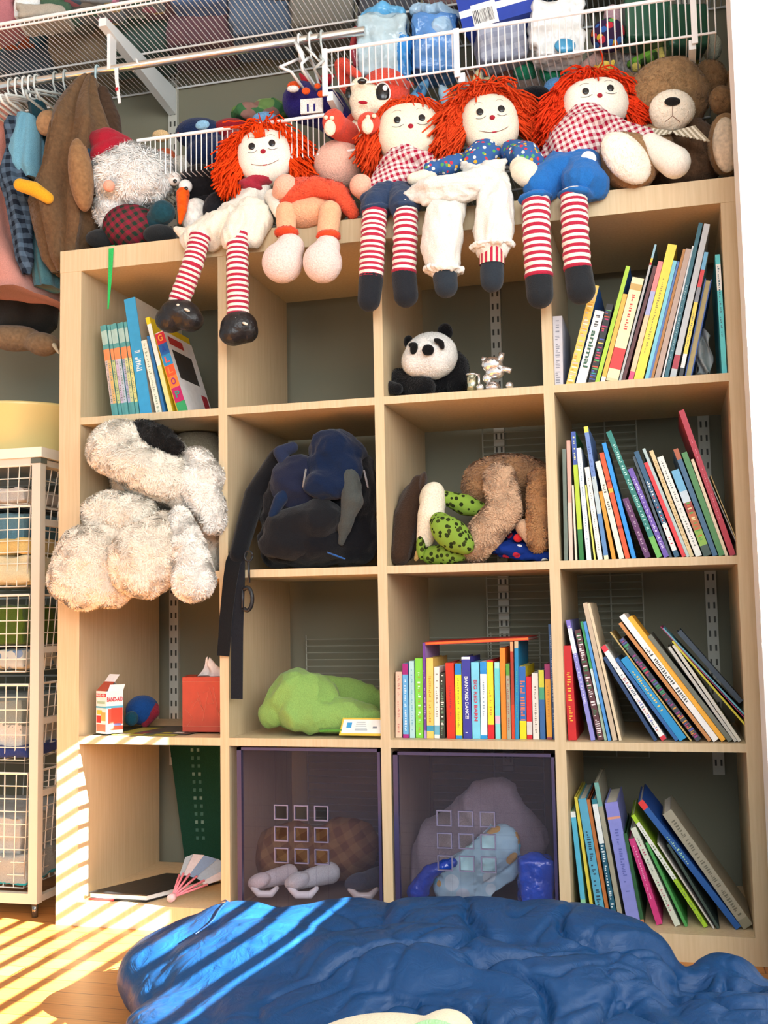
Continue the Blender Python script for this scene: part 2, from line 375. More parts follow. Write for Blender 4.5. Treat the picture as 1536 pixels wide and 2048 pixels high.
for i in range(n):
    z=wz0+.004+i*SP; c=math.radians(15); 
    q.obox((WX+.02,wy0+.01,z),(.042*math.cos(c),0,.042*math.sin(c)),(0,wy1-wy0-.02,0),(0,0,.0022),'f4f4f0')
q.build('slats','paint',bl)
MB().box((WX+.015,wy0+.01,wz1-.03),(WX+.065,wy1-.01,wz1-.001),'f4f4f0').build('head_rail','paint',bl)
# baseboard
struct(MB().box((-1.6,.435,0),(-.12,.45,.09),'f0f0ea').build('baseboard_back',WHITE))
# slotted wall standards
STD=[.07,.925,1.40,-.62]
for i,x in enumerate(STD):
    q=MB(); q.box((x-.0125,.4385,.28),(x+.0125,.4499,2.28),'c8c8bc')
    z=.30
    while z<2.26:
        for s in (-.006,.006): q.box((x+s-.0022,.4375,z),(x+s+.0022,.4386,z+.014),'4a4a42')
        z+=.032
    struct(q.build('trim_%d'%(i+2),'paint'))
# ------------------------------------------------------------------ bookcase
XS=[0,.053,.384,.404,.733,.753,1.083,1.104,1.437,1.488]; ZS=[0,.050,.385,.401,.736,.752,1.087,1.103,1.438,1.488]; DP=.39
WOOD=wood_mat()
bc=thing('bookcase',(XS[9]/2,DP/2,0),'birch veneer bookcase four cubbies wide and four high on the oak floor','bookcase')
def board(n,a,b): MB().box(a,b,'ffffff').build(n,WOOD,bc,bevel=.0012)
board('side_panel',(0,0,0.0),(XS[1],DP,ZS[8])); board('side_panel',(XS[8],0,0.0),(XS[9],DP,ZS[8]))
board('top_panel',(0,-.001,ZS[8]),(XS[9],DP,ZS[9])); board('bottom_panel',(XS[1],0,0.0),(XS[8],DP,ZS[1]))
for a,b in ((2,3),(4,5),(6,7)): board('divider',(XS[a],.001,ZS[1]),(XS[b],DP,ZS[8]))
for c in range(4):
    x0,x1=XS[1+2*c],XS[2+2*c]
    for r in (2,4,6): board('shelf',(x0,.001,ZS[r]),(x1,DP,ZS[r+1]))
# ------------------------------------------------------------------ books
def sat(A,B):
    for P,Q in((A,B),(B,A)):
        for i in range(4):
            e=P[(i+1)%4]-P[i]; n=np.array([-e[1],e[0]]); a=P@n; b=Q@n
            if a.max()<=b.min()+1e-5*0 or b.max()<=a.min(): return False
    return True
def xat(u,y,z):
    a=CAM[0]-2; b=CAM[0]+2
    for _ in range(40):
        m=(a+b)/2
        if pr((m,y,z))[0]<u: a=m
        else: b=m
    return (a+b)/2
NUM={}
def book(B,a,H,w,D,yf,spec,label,grp):
    """one book: spine base centre B, spine direction a (x,z), height, thickness, depth, standing at y=yf"""
    col,bands,title,cover,marks,rev=[spec.get(k) for k in('c','b','t','cov','m','rev')]
    p=np.array([a[1],-a[0]])
    A3=np.array([a[0],0,a[1]]); P3=np.array([p[0],0,p[1]]); Y3=np.array([0,1.,0]); B3=np.array([B[0],yf,B[1]])
    root=thing('book',(B3[0],yf,B3[2]),label,'book',grp)
    th=min(.0022,w*.22); mb=MB(); o=B3-P3*w/2; bs=sorted(bands or [],key=lambda q:q[0]); cuts=[(0,col)]
    for q in bs: cuts.append(q)
    for i,(t0,c) in enumerate(cuts):
        t1=cuts[i+1][0] if i+1<len(cuts) else 1.0
        if t1>t0:
            if not rev: mb.obox(o+A3*H*t0,P3*w,Y3*th,A3*H*(t1-t0),c)
    if not rev:
        mb.obox(o+Y3*th,P3*th,Y3*(D-th),A3*H,cover or col); mb.obox(o+Y3*th+P3*(w-th),P3*th,Y3*(D-th),A3*H,cover or col)
    else:
        mb.obox(o,P3*th,Y3*D,A3*H,col); mb.obox(o+P3*(w-th),P3*th,Y3*D,A3*H,col); mb.obox(o+Y3*(D-th)+P3*th,P3*(w-2*th),Y3*th,A3*H,col)
    if marks:
        mc,f0,f1,sz=marks; t=f0*H; r=random.Random(int(B[0]*1e5))
        while t<f1*H:
            l=r.uniform(.0025,.006); ww=w*sz*r.uniform(.6,1)
            if r.random()<.82: mb.obox(o+P3*(w-ww)/2+A3*t-Y3*.0004+P3*r.uniform(-.03,.03)*w,P3*ww*r.choice([.5,1,1]),Y3*.0005,A3*l*.55,mc if isinstance(mc,str) else r.choice(mc))
            t+=l
    if spec.get('art'):
        for (s0,s1,d0,d1,cc) in spec['art']:    # printed panels on the cover facing right
            mb.obox(o+P3*(w)+A3*H*s0+Y3*D*d0,P3*.0004,Y3*D*(d1-d0),A3*H*(s1-s0),cc)
    mb.build('cover','print',root)
    g=.0025
    if w>.0075:
        if not rev: MB().obox(o+P3*th*1.02+Y3*(th*1.05)+A3*g,P3*(w-2.04*th),Y3*(D-th*1.05-g),A3*(H-2*g),'e6dfcc').build('page_block','paper',root)
        else: MB().obox(o+P3*th*1.02+Y3*(g)+A3*g,P3*(w-2.04*th),Y3*(D-th*1.05-g),A3*(H-2*g),'b8ac80').build('page_block','paper',root)
    if title:
        s,tc,f,szf,wd=title[:5]
        for txt,fc in ([(s,f)] if isinstance(s,str) else list(zip(s,f))):
            c=B3+A3*H*fc-Y3*.0012
            text(txt,c,-A3,P3,w*szf,tc,root,width=wd*H,bold=.02)
    if spec.get('blocks'):
        for (ch,cc,tc,f0,f1) in spec['blocks']:
            MB().obox(o+A3*H*f0-Y3*.0008,P3*w,Y3*.0007,A3*H*(f1-f0),cc).build('letter_block','print',root)
            text(ch,B3+A3*H*(f0+f1)/2-Y3*.0015,P3,A3,w*.95,tc,root,width=w*.5,bold=.03)
    return root
def row(ox,oy,s,yf,zs,cell,short,lst,grp,D=(.17,.22)):
    placed=[]; x0,x1=XS[1+2*cell]+.001,XS[2+2*cell]-.001; prev=None; descs=[q[-1]['d'] for q in lst]
    assert len(set(descs))==len(descs),[d for d in descs if descs.count(d)>1]
    for i,q in enumerate(lst):
        xb,xt,yt,wp,col,sp=q; sp=dict(sp); sp['c']=col
        ub,ut,vt=ox+xb/s,ox+xt/s,oy+yt/s; T=at(ut,vt,y=yf)
        if 'yb' in sp: B=at(ub,oy+sp['yb']/s,y=yf); B=np.array([B[0],B[2]])
        else: B=np.array([xat(ub,yf,zs),zs])
        T=np.array([T[0],T[2]]); wm=wp/s*sc(at(ub,oy+900/s,y=yf))*.93
        def poly(B,T,wm):
            a=(T-B); H=np.linalg.norm(a); a=a/H; p=np.array([a[1],-a[0]]); lift=abs(p[1])*wm/2
            b=B.copy()
            if b[1]<zs+lift+.0004: b[1]=zs+lift+.0004
            return b,a,H,np.array([b-p*wm/2,b+p*wm/2,b+p*wm/2+a*H,b-p*wm/2+a*H])
        for k in range(60):
            b,a,H,P=poly(B,T,wm)
            if not any(sat(P,Q) for Q in placed): 
                if P[:,0].max()<x1+.0005: break
                T=T-[.002,0]; 
                if P[:2,0].max()>x1: B=B-[.001,0]
                wm*=.97; 
                if k>50: break
                continue
            if k<3: wm*=.95
            else: 
                B=B+[.0010,0]; T=T+[.0012,0]
        b,a,H,P=poly(B,T,wm); placed.append(P)
        if 'grp' in sp: lab=sp['lab']; g=sp['grp']
        else:
            d=sp['d']; g=grp
            n=len(d.split()); 
            nb=(' right of the '+descs[i-1].replace(' book','')) if i else ' first on the left'
            if n+len(nb.split())+len(short.split())+1>15: nb=' beside the '+' '.join(descs[i-1].replace(' book','').split()[:3])
            lab=d+nb+', '+short
        assert 4<=len(lab.split())<=16,(lab,len(lab.split()))
        r=random.Random(i*7+cell); book(b,a,H,wm,sp.get('D',r.uniform(*D)),yf+r.uniform(0,.006),sp,lab,g)
W='f4f4f0'
lst=[]
cl8=['c9b8b4','d8b070','b8c888','c8b8d0','b8c4d0','b0b4d0','c8cc90','d8d488']
for i in range(8):
    lst.append((262+i*40,120+i*39,350-i*6,39,'5aa0a0',dict(b=[(.155,cl8[i]),(.62,'e8905c'),(.74,'5aa0a0'),(.79,'a8c8c0'),(.94,'5aa0a0')],d='thin teal paperback %d'%i,
       lab='thin teal paperback with an orange band, one of eight matching in the top left cubby',grp='matching set of teal paperbacks',m=('7c8880',.18,.6,.5))))
lst+=[
 (632,440,45,150,'3a9ccc',dict(d='large sky blue hardback',m=('d8e8e8',.36,.55,.6),D=.24,cov='b8b0a0')),
 (752,568,525,84,'e8e6d4',dict(d='narrow cream spined book',m=('9aa890',.04,.95,.45))),
 (848,655,470,34,'2a6ea8',dict(d='thin dark blue paperback')),
 (908,636,262,62,'e8d890',dict(b=[(.5,'f0ece4'),(.93,'f0d020')],d='cream paperback with yellow top',cov='e8c828')),
 (962,700,500,20,'e8c020',dict(d='thin bright yellow booklet')),
 (1058,782,440,128,'f0f0ee',dict(d='fat board book reading gallop',cov='eceef0',D=.15,
   blocks=[('G','c82838','f0a040',.855,.99),('A','2060a8','2848a0',.72,.853),('L','2890c8','d06060',.585,.718),('L','f05828','f08040',.45,.583),('O','f58030','983070',.31,.448),('P','b82060','3a9080',.13,.308),('','38a060','206040',.0,.128)][:6],
   b=[(0,'38a060'),(.13,'f0f0ee')],art=[(.42,.78,.12,.8,'383838'),(.85,.95,.1,.6,'c04040'),(.1,.3,.75,.95,'b03040')])),
]
row(180,590,5.69,.035,ZS[7],0,'top left cubby',lst,'books in the top left cubby')
lst=[
 (103,95,795,82,'cfcbd0',dict(d='squat pale grey book',m=('90909a',.05,.95,.5))),
 (195,395,560,66,'e8c860',dict(d='yellow patterned picture book',m=(['d8a040','f0e8d0','c8b8b0'],.02,.98,.8),cov='2a5fa8')),
 (278,430,760,78,'f4f4ef',dict(d='white book titled animal',t=(['animal'],'2f6048',[.47],.75,.50),m=('505050',.78,.93,.5))),
 (362,512,705,54,'28282a',dict(d='black book with coloured stars',m=(['c85838','3a9a9a','e8c860','4858b0','60b060','c03070'],.05,.95,.9))),
 (408,655,408,34,'a8d038',dict(d='lime green picture book',cov='2058a0')),
 (452,632,625,36,'f0b248',dict(d='short orange yellow book',b=[(.0,'f0e8e0'),(.07,'f0b248')])),
 (525,735,505,98,'f0e4b8',dict(d='thick cream book with red print',m=('d04038',.5,.85,.3),b=[(0,'d8d0a0'),(.03,'f0e4b8'),(.12,'d83a38'),(.32,'f0e4b8'),(.88,'c8a860'),(.94,'f0e4b8')])),
 (588,872,235,18,'b4b8b8',dict(d='thin grey picture book',b=[(.85,'c03030'),(.87,'f0d040'),(.9,'90b8c8')],cov='3a5a68')),
 (612,868,400,30,'5e3234',dict(d='maroon brown narrow book')),
 (655,893,370,46,'f0c8a0',dict(d='peach book with pink top',b=[(0,'e0507a'),(.08,'f0c8a0'),(.55,'a8b0d8'),(.75,'f08888')])),
 (722,990,240,86,'f4dc4c',dict(d='big bright yellow hardback',m=('9a9040',.2,.75,.25),cov='e8c830',D=.22)),
 (790,1015,362,36,'7ccadc',dict(d='light blue narrow book')),
 (818,1046,368,20,'5078b8',dict(d='thin mid blue book')),
 (842,1098,272,24,'b07a38',dict(d='thin golden brown book')),
 (882,1132,272,44,'b8a294',dict(d='beige stack-like book of pages')),
 (922,1166,240,14,'eef0f0',dict(d='thin white tall book')),
 (952,1228,65,34,'2e6878',dict(d='tall dark teal book',m=('8ab0b8',.1,.6,.4))),
 (1005,1278,72,48,'c2cace',dict(d='tallest grey plastic covered book',b=[(.06,'b03848'),(.15,'c2cace')])),
 (1058,1262,292,38,'f4f2ec',dict(d='book striped in blue and yellow',b=[(0,'303438'),(.08,'f0f0f0'),(.19,'f0dc58'),(.6,'8a9098'),(.72,'d83c40'),(.86,'70b8e0')],m=('505860',.25,.55,.3))),
 (1128,1288,508,58,'2450a0',dict(d='royal blue book showing its pages',rev=1)),
 (1425,1376,305,42,'58ccd4',dict(d='upright turquoise book by itself',b=[(.7,'e8f0ee'),(.92,'58ccd4')],m=('407080',.3,.9,.4))),
]
row(1090,430,3.938,.02,ZS[7],3,'top right cubby',lst,'books in the top right cubby')
lst=[
 (112,98,345,28,'6e7c72',dict(d='grey green booklet')),
 (148,128,285,28,'e0c8b8',dict(b=[(.48,'d8a898')],d='pale peach thin book')),
 (176,150,600,16,'e8dcc8',dict(d='short cream pamphlet')),
 (222,162,222,34,'2a7a3a',dict(b=[(.24,'b4d034'),(.74,'3c58a8')],d='green lime and navy book',m=('e8e8a0',.78,.96,.4))),
 (275,202,340,34,'e6f0f4',dict(d='white thin pale blue book',m=('88a8b8',.1,.9,.3))),
 (309,242,600,14,'dfe068',dict(d='thin acid yellow booklet')),
 (350,255,475,42,'ecebe2',dict(d='plain white short book',m=('a0a8a0',.1,.9,.25))),
 (398,252,190,32,'6c90ce',dict(b=[(.0,'e8e8c0'),(.03,'5a8ac0'),(.34,'b8ccd0'),(.62,'6c8cc8'),(.955,'e0d858')],d='tall cornflower blue book',m=('40589a',.6,.9,.4))),
 (446,350,645,34,'e49c2c',dict(d='short amber orange book')),
 (505,335,435,44,'e9ead8',dict(d='off white book with dark print',m=('585850',.5,.75,.5))),
 (548,362,375,34,'ee5422',dict(b=[(.28,'b03020'),(.31,'ee5422'),(.62,'f0b030'),(.66,'ee5422'),(.72,'a02818'),(.74,'ee5422')],d='orange red tall book')),
 (588,375,305,36,'2292e6',dict(d='bright azure blue book')),
 (690,530,700,44,'5c2c62',dict(d='short plum purple book',m=('b8a0b8',.1,.95,.35))),
 (772,412,228,40,'6cb858',dict(b=[(.16,'1f7c74')],d='tall teal green book',m=('b0e0d8',.22,.9,.5))),
 (822,565,490,38,'6a52b0',dict(d='violet paperback',m=('d0c8e8',.1,.9,.45))),
 (852,590,400,22,'40505c',dict(d='thin slate grey book')),
 (892,602,368,42,'285878',dict(b=[(.06,'e8eceb'),(.31,'24567a')],d='navy book with white block',m=(['c04048','e0e8e8'],.1,.7,.5))),
 (938,665,445,34,'e0323a',dict(d='glossy scarlet book')),
 (970,655,345,26,'b0c8c8',dict(d='pale teal thin book')),
 (1000,712,360,34,'d8c696',dict(d='tan speckled book',m=('b89850',.1,.9,.5))),
 (1050,775,405,46,'eaeee8',dict(d='white hardback with fine print',m=('707c78',.1,.95,.3))),
 (1112,880,500,58,'3a5048',dict(b=[(.12,'8ab848'),(.3,'b87040'),(.5,'a04038'),(.62,'c8dce8'),(.75,'6cb4dc')],d='picture book with sky on spine',m=(['d06030','60a040','e8d8a0'],.15,.6,.6))),
 (1165,885,350,36,'3c688c',dict(b=[(.9,'a85a34')],d='steel blue book, brown top')),
 (1212,945,375,42,'4c8c50',dict(d='leaf green book')),
 (1246,1002,420,22,'e8d8b8',dict(d='thin cream and peach book')),
 (1290,925,75,42,'b42a40',dict(d='tallest crimson red book',m=('d88090',.25,.8,.2))),
 (1312,1120,540,15,'8a8a86',dict(d='thin grey brown pamphlet')),
 (1324,1152,532,12,'b09a60',dict(d='thin mustard pamphlet')),
]
row(1100,800,3.523,.02,ZS[5],3,'second right cubby',lst,'books in the second right cubby')
lst=[
 (158,118,395,62,'cc2628',dict(d='short fire red book',m=('f0c040',.2,.72,.5))),
 (303,125,215,38,'8c8cd2',dict(b=[(.72,'eef0f2'),(.93,'8878d0')],d='lavender book, white near top',m=('d8d8f0',.3,.95,.4))),
 (358,192,285,44,'5a343a',dict(d='maroon book with white marks',m=(['e8e0e0','e8e0e0','3a8050'],.03,.97,.8))),
 (392,222,225,20,'3aa060',dict(b=[(.0,'a0b8a0'),(.3,'d8ece8'),(.6,'3aa060')],d='thin emerald green book')),
 (420,243,225,22,'4a92d6',dict(d='thin clear blue book')),
 (458,245,95,34,'c6b49a',dict(d='tall beige page-coloured book')),
 (496,272,98,24,'dccbaa',dict(d='tall thin parchment coloured book')),
 (742,378,480,30,'20406c',dict(d='dark navy thin book')),
 (797,362,405,46,'eef0ee',dict(b=[(0,'d03040'),(.04,'eef0ee'),(.94,'d83848')],d='white book with red ends',m=(['8890c8','607080','c08080'],.1,.8,.6))),
 (880,450,490,30,'2860a0',dict(d='mid blue narrow book')),
 (935,515,495,66,'1c90cc',dict(d='thick cerulean blue book',m=('d8c870',.35,.85,.4))),
 (985,412,300,13,'b8a468',dict(d='hair thin yellowish booklet')),
 (1050,500,355,42,'3c4450',dict(d='confetti patterned dark book',m=(['c83858','38a068','d89838','5858a8','a03888'],.02,.98,1))),
 (1128,492,240,26,'c88a50',dict(d='orange brown narrow book')),
 (1172,505,190,44,'f4f5f2',dict(d='long white book, black print',m=('505858',.3,.75,.6))),
 (1225,560,200,38,'f8b434',dict(d='long amber yellow book')),
 (1272,700,330,34,'6e7468',dict(d='grey slanted book')),
 (1302,830,410,26,'c4c4bc',dict(d='pale grey slanted book')),
 (1335,865,395,28,'d0d0c4',dict(d='silver slanted magazine')),
 (1362,870,360,30,'c8c234',dict(d='olive yellow slanted book',yb=985)),
 (1358,800,260,14,'983060',dict(d='thin magenta slanted book',yb=925)),
 (1376,872,268,30,'5ea0b4',dict(d='sea blue slanted book',yb=885)),
 (1386,985,290,50,'2a3c4c',dict(d='dark slate slanted book',yb=790)),
]
row(1100,1180,3.523,.02,ZS[3],3,'third right cubby',lst,'books in the third right cubby')
lst=[
 (248,160,370,36,'8cc8a0',dict(b=[(.2,'56b4d4'),(.95,'e8ece8')],d='thin pale aqua book')),
 (308,180,265,22,'dccc4c',dict(d='narrow yellow spined book')),
 (368,225,280,62,'58a8c8',dict(d='thick light blue book',m=('304858',.1,.72,.5))),
 (418,268,285,26,'b8703a',dict(d='rust orange narrow book')),
 (462,310,280,38,'1f5a72',dict(b=[(.64,'e8ecea'),(.96,'2a8090')],d='dark teal white-topped book',m=('e0e8e8',.05,.95,.6))),
 (505,325,165,34,'a09c88',dict(b=[(.83,'70a8a0')],d='tall taupe book, aqua top')),
 (592,430,308,98,'868cd2',dict(b=[(.86,'d89880'),(.88,'8888d4')],d='wide periwinkle blue book',m=('6068b0',.2,.8,.3))),
 (655,530,520,30,'2c5c38',dict(b=[(0,'c07850'),(.06,'2c5c38')],d='dark green hidden book')),
 (768,570,565,54,'cc3a7c',dict(d='short magenta pink book',m=('e8a0c0',.3,.9,.3))),
 (900,585,490,50,'d2d8c6',dict(d='pale sage white book',m=(['b06070','788878'],.15,.9,.4))),
 (962,680,590,22,'4a9c50',dict(d='thin grass green book')),
 (1100,582,400,34,'a4cc30',dict(b=[(.42,'e8e8e0'),(.93,'a4cc30')],d='slim lime and white book',m=('708858',.05,.9,.4))),
 (1155,760,590,12,'c8c4bc',dict(d='hairline pale grey booklet')),
 (1188,830,600,20,'3c4c44',dict(d='dark green thin slanted book')),
 (1290,592,305,54,'1c50a4',dict(b=[(0,'24589c'),(.94,'d83838')],d='long royal blue slanted book',m=(['90c8a0','b8d8b0'],.5,.72,.5))),
 (1375,812,390,108,'a09a86',dict(d='fat grey brown book',m=('6c6858',.1,.92,.4),b=[(.0,'88846f'),(.07,'a09a86')])),
]
row(1100,1520,3.523,.045,ZS[1],3,'bottom right cubby',lst,'books in the bottom right cubby')
lst=[
 (150,150,475,58,'f2cbb0',dict(d='peach pink board book',m=('d89080',.05,.95,.35))),
 (213,206,405,50,'5ea4dc',dict(b=[(0,'b02880'),(.05,'6ab0e0'),(.85,'a82478')],d='blue and magenta board book',m=('e0f0f8',.1,.8,.4))),
 (266,258,385,44,'b4dade',dict(d='ice blue board book',m=('7cb8c8',.1,.9,.3))),
 (325,316,362,68,'82d644',dict(d='bright green board book',m=(['a8a840','e8f8e0'],.04,.85,.35))),
 (376,362,232,24,'b090d0',dict(b=[(.08,'6c3c94')],d='tall slim purple book',m=('c8b0e0',.2,.7,.4))),
 (417,412,360,60,'f0ca68',dict(b=[(.09,'3a98b8'),(.16,'f0ca68')],d='golden yellow board book',m=('c89038',.2,.8,.4))),
 (470,468,435,46,'efeae2',dict(b=[(.05,'6cb0c8'),(.18,'efeae2')],d='small cream white board book',m=('a0988c',.3,.9,.4))),
 (516,514,482,48,'3a3a30',dict(d='black leafy board book',m=(['e8e8d8','789878','5a7a60'],.05,.95,.6))),
 (590,576,400,74,'d8361e',dict(d='plain red board book',m=('a83040',.3,.7,.2))),
 (655,645,405,56,'f2e234',dict(b=[(0,'2c90d0'),(.04,'f2e234'),(.85,'2488d0')],d='yellow board book, blue top',m=('a0a040',.15,.8,.3))),
 (725,708,350,76,'3c3e9c',dict(b=[(.97,'e8ecf0')],d='indigo board book, white title',t=(['BARNYARD DANCE!'],'e8eef4',[.50],.55,.52),m=('e8e8f4',.07,.14,.5))),
 (800,786,395,72,'7cd2ea',dict(d='light blue board book, red title',t=(['BIG RED BARN'],'d0304c',[.5],.6,.54))),
 (864,856,390,56,'f4f6f6',dict(b=[(0,'2c98d8'),(.05,'f4f6f6'),(.84,'2c90d8')],d='white board book, blue top',m=('90a8b8',.3,.8,.3))),
 (922,910,380,54,'d8242c',dict(b=[(.18,'f8e034'),(.98,'d82830')],d='yellow board book, red base',m=('d09838',.3,.62,.4))),
 (978,968,395,44,'84d8da',dict(b=[(.2,'e8b8d0'),(.3,'70d4d4'),(.92,'a8e0d8')],d='aqua board book, pink spot')),
 (1030,1012,275,46,'f78a2a',dict(d='tall plain orange book')),
 (1072,1058,405,32,'a8a890',dict(b=[(.84,'5a9c3c')],d='sage book, green top',m=('a05858',.1,.8,.4))),
 (1106,1090,225,28,'d04428',dict(b=[(.35,'b03c28'),(.9,'d8a070')],d='tall slim brick red book')),
 (1138,1130,220,34,'2288ba',dict(b=[(.93,'c8b490')],d='tall slim ocean blue book',m=('50b8a0',.2,.7,.3))),
 (1188,1178,430,58,'f0d820',dict(b=[(.25,'2c6ab4')],d='blue board book, yellow base',m=('d87858',.26,.8,.8))),
 (1241,1232,515,46,'d01c2c',dict(b=[(.07,'d0ccc8'),(.28,'d01c2c')],d='short red board book')),
 (1296,1284,485,54,'e2ded4',dict(d='light stone board book',m=('888478',.1,.8,.3))),
 (1350,1335,460,46,'3a6ca8',dict(b=[(.57,'50a880'),(.75,'d8d848')],d='blue green yellow board book')),
 (1407,1385,410,48,'9c4458',dict(b=[(.03,'e8a840'),(.8,'983468')],d='orange board book, plum top',m=('c88840',.3,.7,.3))),
 (1452,1416,78,32,'3a6090',dict(d='very tall denim blue book',m=('9cb4d0',.1,.9,.4))),
]
row(760,1230,4.151,.03,ZS[3],2,'third cubby of third column',lst,'board books in a row',D=(.12,.16))
# thin red book laid flat across the tops of the tallest board books
rb=thing('book',at(950,1287,y=.08),'thin red book laid flat across the tops of the upright board books','book')
a0=at(849,1289,y=.035); b0=at(1060,1279,y=.035); a1=at(848,1283,y=.2); 
zt=.5955
X=np.array([b0[0]-a0[0],0,b0[2]-a0[2]])*.985; o=np.array([a0[0],.035,a0[2]-.0015])
MB().obox(o,X,(0,.165,.0),(0,0,.0012),'c03028').obox(o+[0,0,.0053],X,(0,.165,0),(0,0,.0012),'b02820').obox(o+[0,0,.0012],X,(0,.0012,0),(0,0,.0041),'e07028').build('cover','print',rb)
MB().obox(o+[.002,.002,.0014],X*.98,(0,.16,0),(0,0,.0037),'e6dfcc').build('page_block','paper',rb)
# ------------------------------------------------------------------ wire shelving fixed to the standards
def wire_shelf(name,x0,x1,y0,y1,z,lip,label,pitch=.0127,holes=False,barlow=True,wr=.0014):
    t=thing(name,((x0+x1)/2,(y0+y1)/2,z),label,'wire shelf','wire shelves fixed to the closet wall')
    q=MB(); x=x0+.006
    while x<x1:
        q.tube([(x,y1,z),(x,y0,z)],wr,'e6eaea',4,False); x+=pitch
    q.build('deck_wires','wire',t)
    q=MB(); x=x0+.006
    while x<x1:
        q.tube([(x,y0-.001,z+(lip if lip>0 else 0)),(x,y0-.001,z-(0 if lip>0 else -lip))],wr,'f2f4f4',4,False); x+=pitch
    q.build('lip_wires','wire',t)
    zt=z+max(lip,0); zb=z-max(-lip,0)
    q=MB(); q.tube([(x0,y0-.003,zt),(x1,y0-.003,zt)],.0042,'f4f6f6',8); q.build('front_rail','wire',t)
    q=MB()
    if barlow: q.tube([(x0,y0-.003,zb),(x1,y0-.003,zb)],.0026,'f0f2f2',6)
    q.tube([(x0,(y0+y1)/2,z-.003),(x1,(y0+y1)/2,z-.003)],.0026,'e8ecec',6); q.tube([(x0,y1-.004,z-.003),(x1,y1-.004,z-.003)],.0026,'e8ecec',6)
    q.build('support_rods','wire',t)
    return t
def bracket(t,x,y0,y1,z,h0=.018,h1=.065,w=.012):
    """tapered shelf bracket"""
    q=MB(); P=[(x-w/2,y0,z-.004),(x+w/2,y0,z-.004),(x+w/2,y0,z-.004-h0),(x-w/2,y0,z-.004-h0),(x-w/2,y1,z-.004),(x+w/2,y1,z-.004),(x+w/2,y1,z-.004-h1),(x-w/2,y1,z-.004-h1)]
    q.add(P,[(0,1,2,3),(7,6,5,4),(0,4,5,1),(1,5,6,2),(2,6,7,3),(3,7,4,0)],'e8eeee'); q.build('bracket','wire',t)
s1=wire_shelf('wire_shelf',-1.0,1.5,.05,.445,2.073,.012,'highest white wire shelf crossing the top of the closet, loaded with folded fabric')
for x in (.07,.925,-.62): bracket(s1,x,.06,.436,2.070,.02,.07,.02)
s2=wire_shelf('wire_shelf',.617,1.447,.05,.445,1.808,.085,'white wire shelf at upper right holding blue plastic packages',pitch=.0142)
for x in (.63,.925,1.40): bracket(s2,x,.052,.436,1.806,.02,.06,.014)
for x in (.622,.917,1.405): MB().obox((x-.006,.043,1.79),(.012,0,0),(0,.004,0),(0,0,.108),'f4f6f6').build('lip_brace','wire',s2)
s3=wire_shelf('wire_shelf',.165,.617,.055,.445,1.662,.088,'lowest left white wire shelf just above the bookcase with a tall wire lip',barlow=False)
MB().tube([(.60,.052,1.662),(.86,.052,1.662)],.0026,'f0f2f2',6).build('rail_stub','wire',s3)
s4=wire_shelf('wire_shelf',.622,1.45,.24,.445,1.648,.010,'lowest right white wire shelf behind the rag dolls, full of soft toys')
for x in (.925,1.40): bracket(s4,x,.245,.436,1.646,.02,.06,.012)
# rail
rod=thing('clothes_rail',(.2,.1,1.957),'chrome clothes rail hung under the highest wire shelf','clothes rail')
MB().tube([(-1.0,.10,1.962),(.70,.10,1.957)],.0095,'e8e8e2',14).build('tube','metal',rod,True)
for x in (.07,-.62): MB().box((x-.004,.09,1.955),(x+.004,.12,2.062),'eef0f0').build('hook','wire',rod)
# ------------------------------------------------------------------ rag dolls on top of the bookcase
RED_CHECK=gingham('red_white_gingham','e2d8d4','a01c3a',84,(0,.35,0)); FLORAL=spotted('floral_cotton','3a6098',['d8a030','c83848','58a058','e8e4d8'],95,.36)
STR_R,STR_W='b02a44','f0e8dc'
def leg(parent,pts,w,n,shoe,sock='h',name='leg'):
    """stuffed leg of striped cotton; pts = (u,v,y) from hip to ankle"""
    Q=[at(*p[:2],y=p[2]) for p in pts]; L=[0]
    for a,b in zip(Q[:-1],Q[1:]): L.append(L[-1]+np.linalg.norm(b-a))
    def P(t):
        d=t*L[-1]
        for i in range(len(Q)-1):
            if d<=L[i+1] or i==len(Q)-2: k=(d-L[i])/(L[i+1]-L[i]); return Q[i]*(1-k)+Q[i+1]*k
    r=w/2*sc(Q[0]); mb=MB(); pp=[];cc=[];rr=[]
    for i in range(2*n):
        for k in range(2):
            pp.append(P((i+k/2)/(2*n))); cc.append(STR_R if i%2 else STR_W); rr.append(r*(1+.05*math.sin(i*1.7)))
    pp.append(P(1)); rr.append(r); cc.append(STR_R)
    mb.tube(pp,rr,STR_W,20,True,cc)
    o=mb.build(name,'cloth',parent,True)
    return o
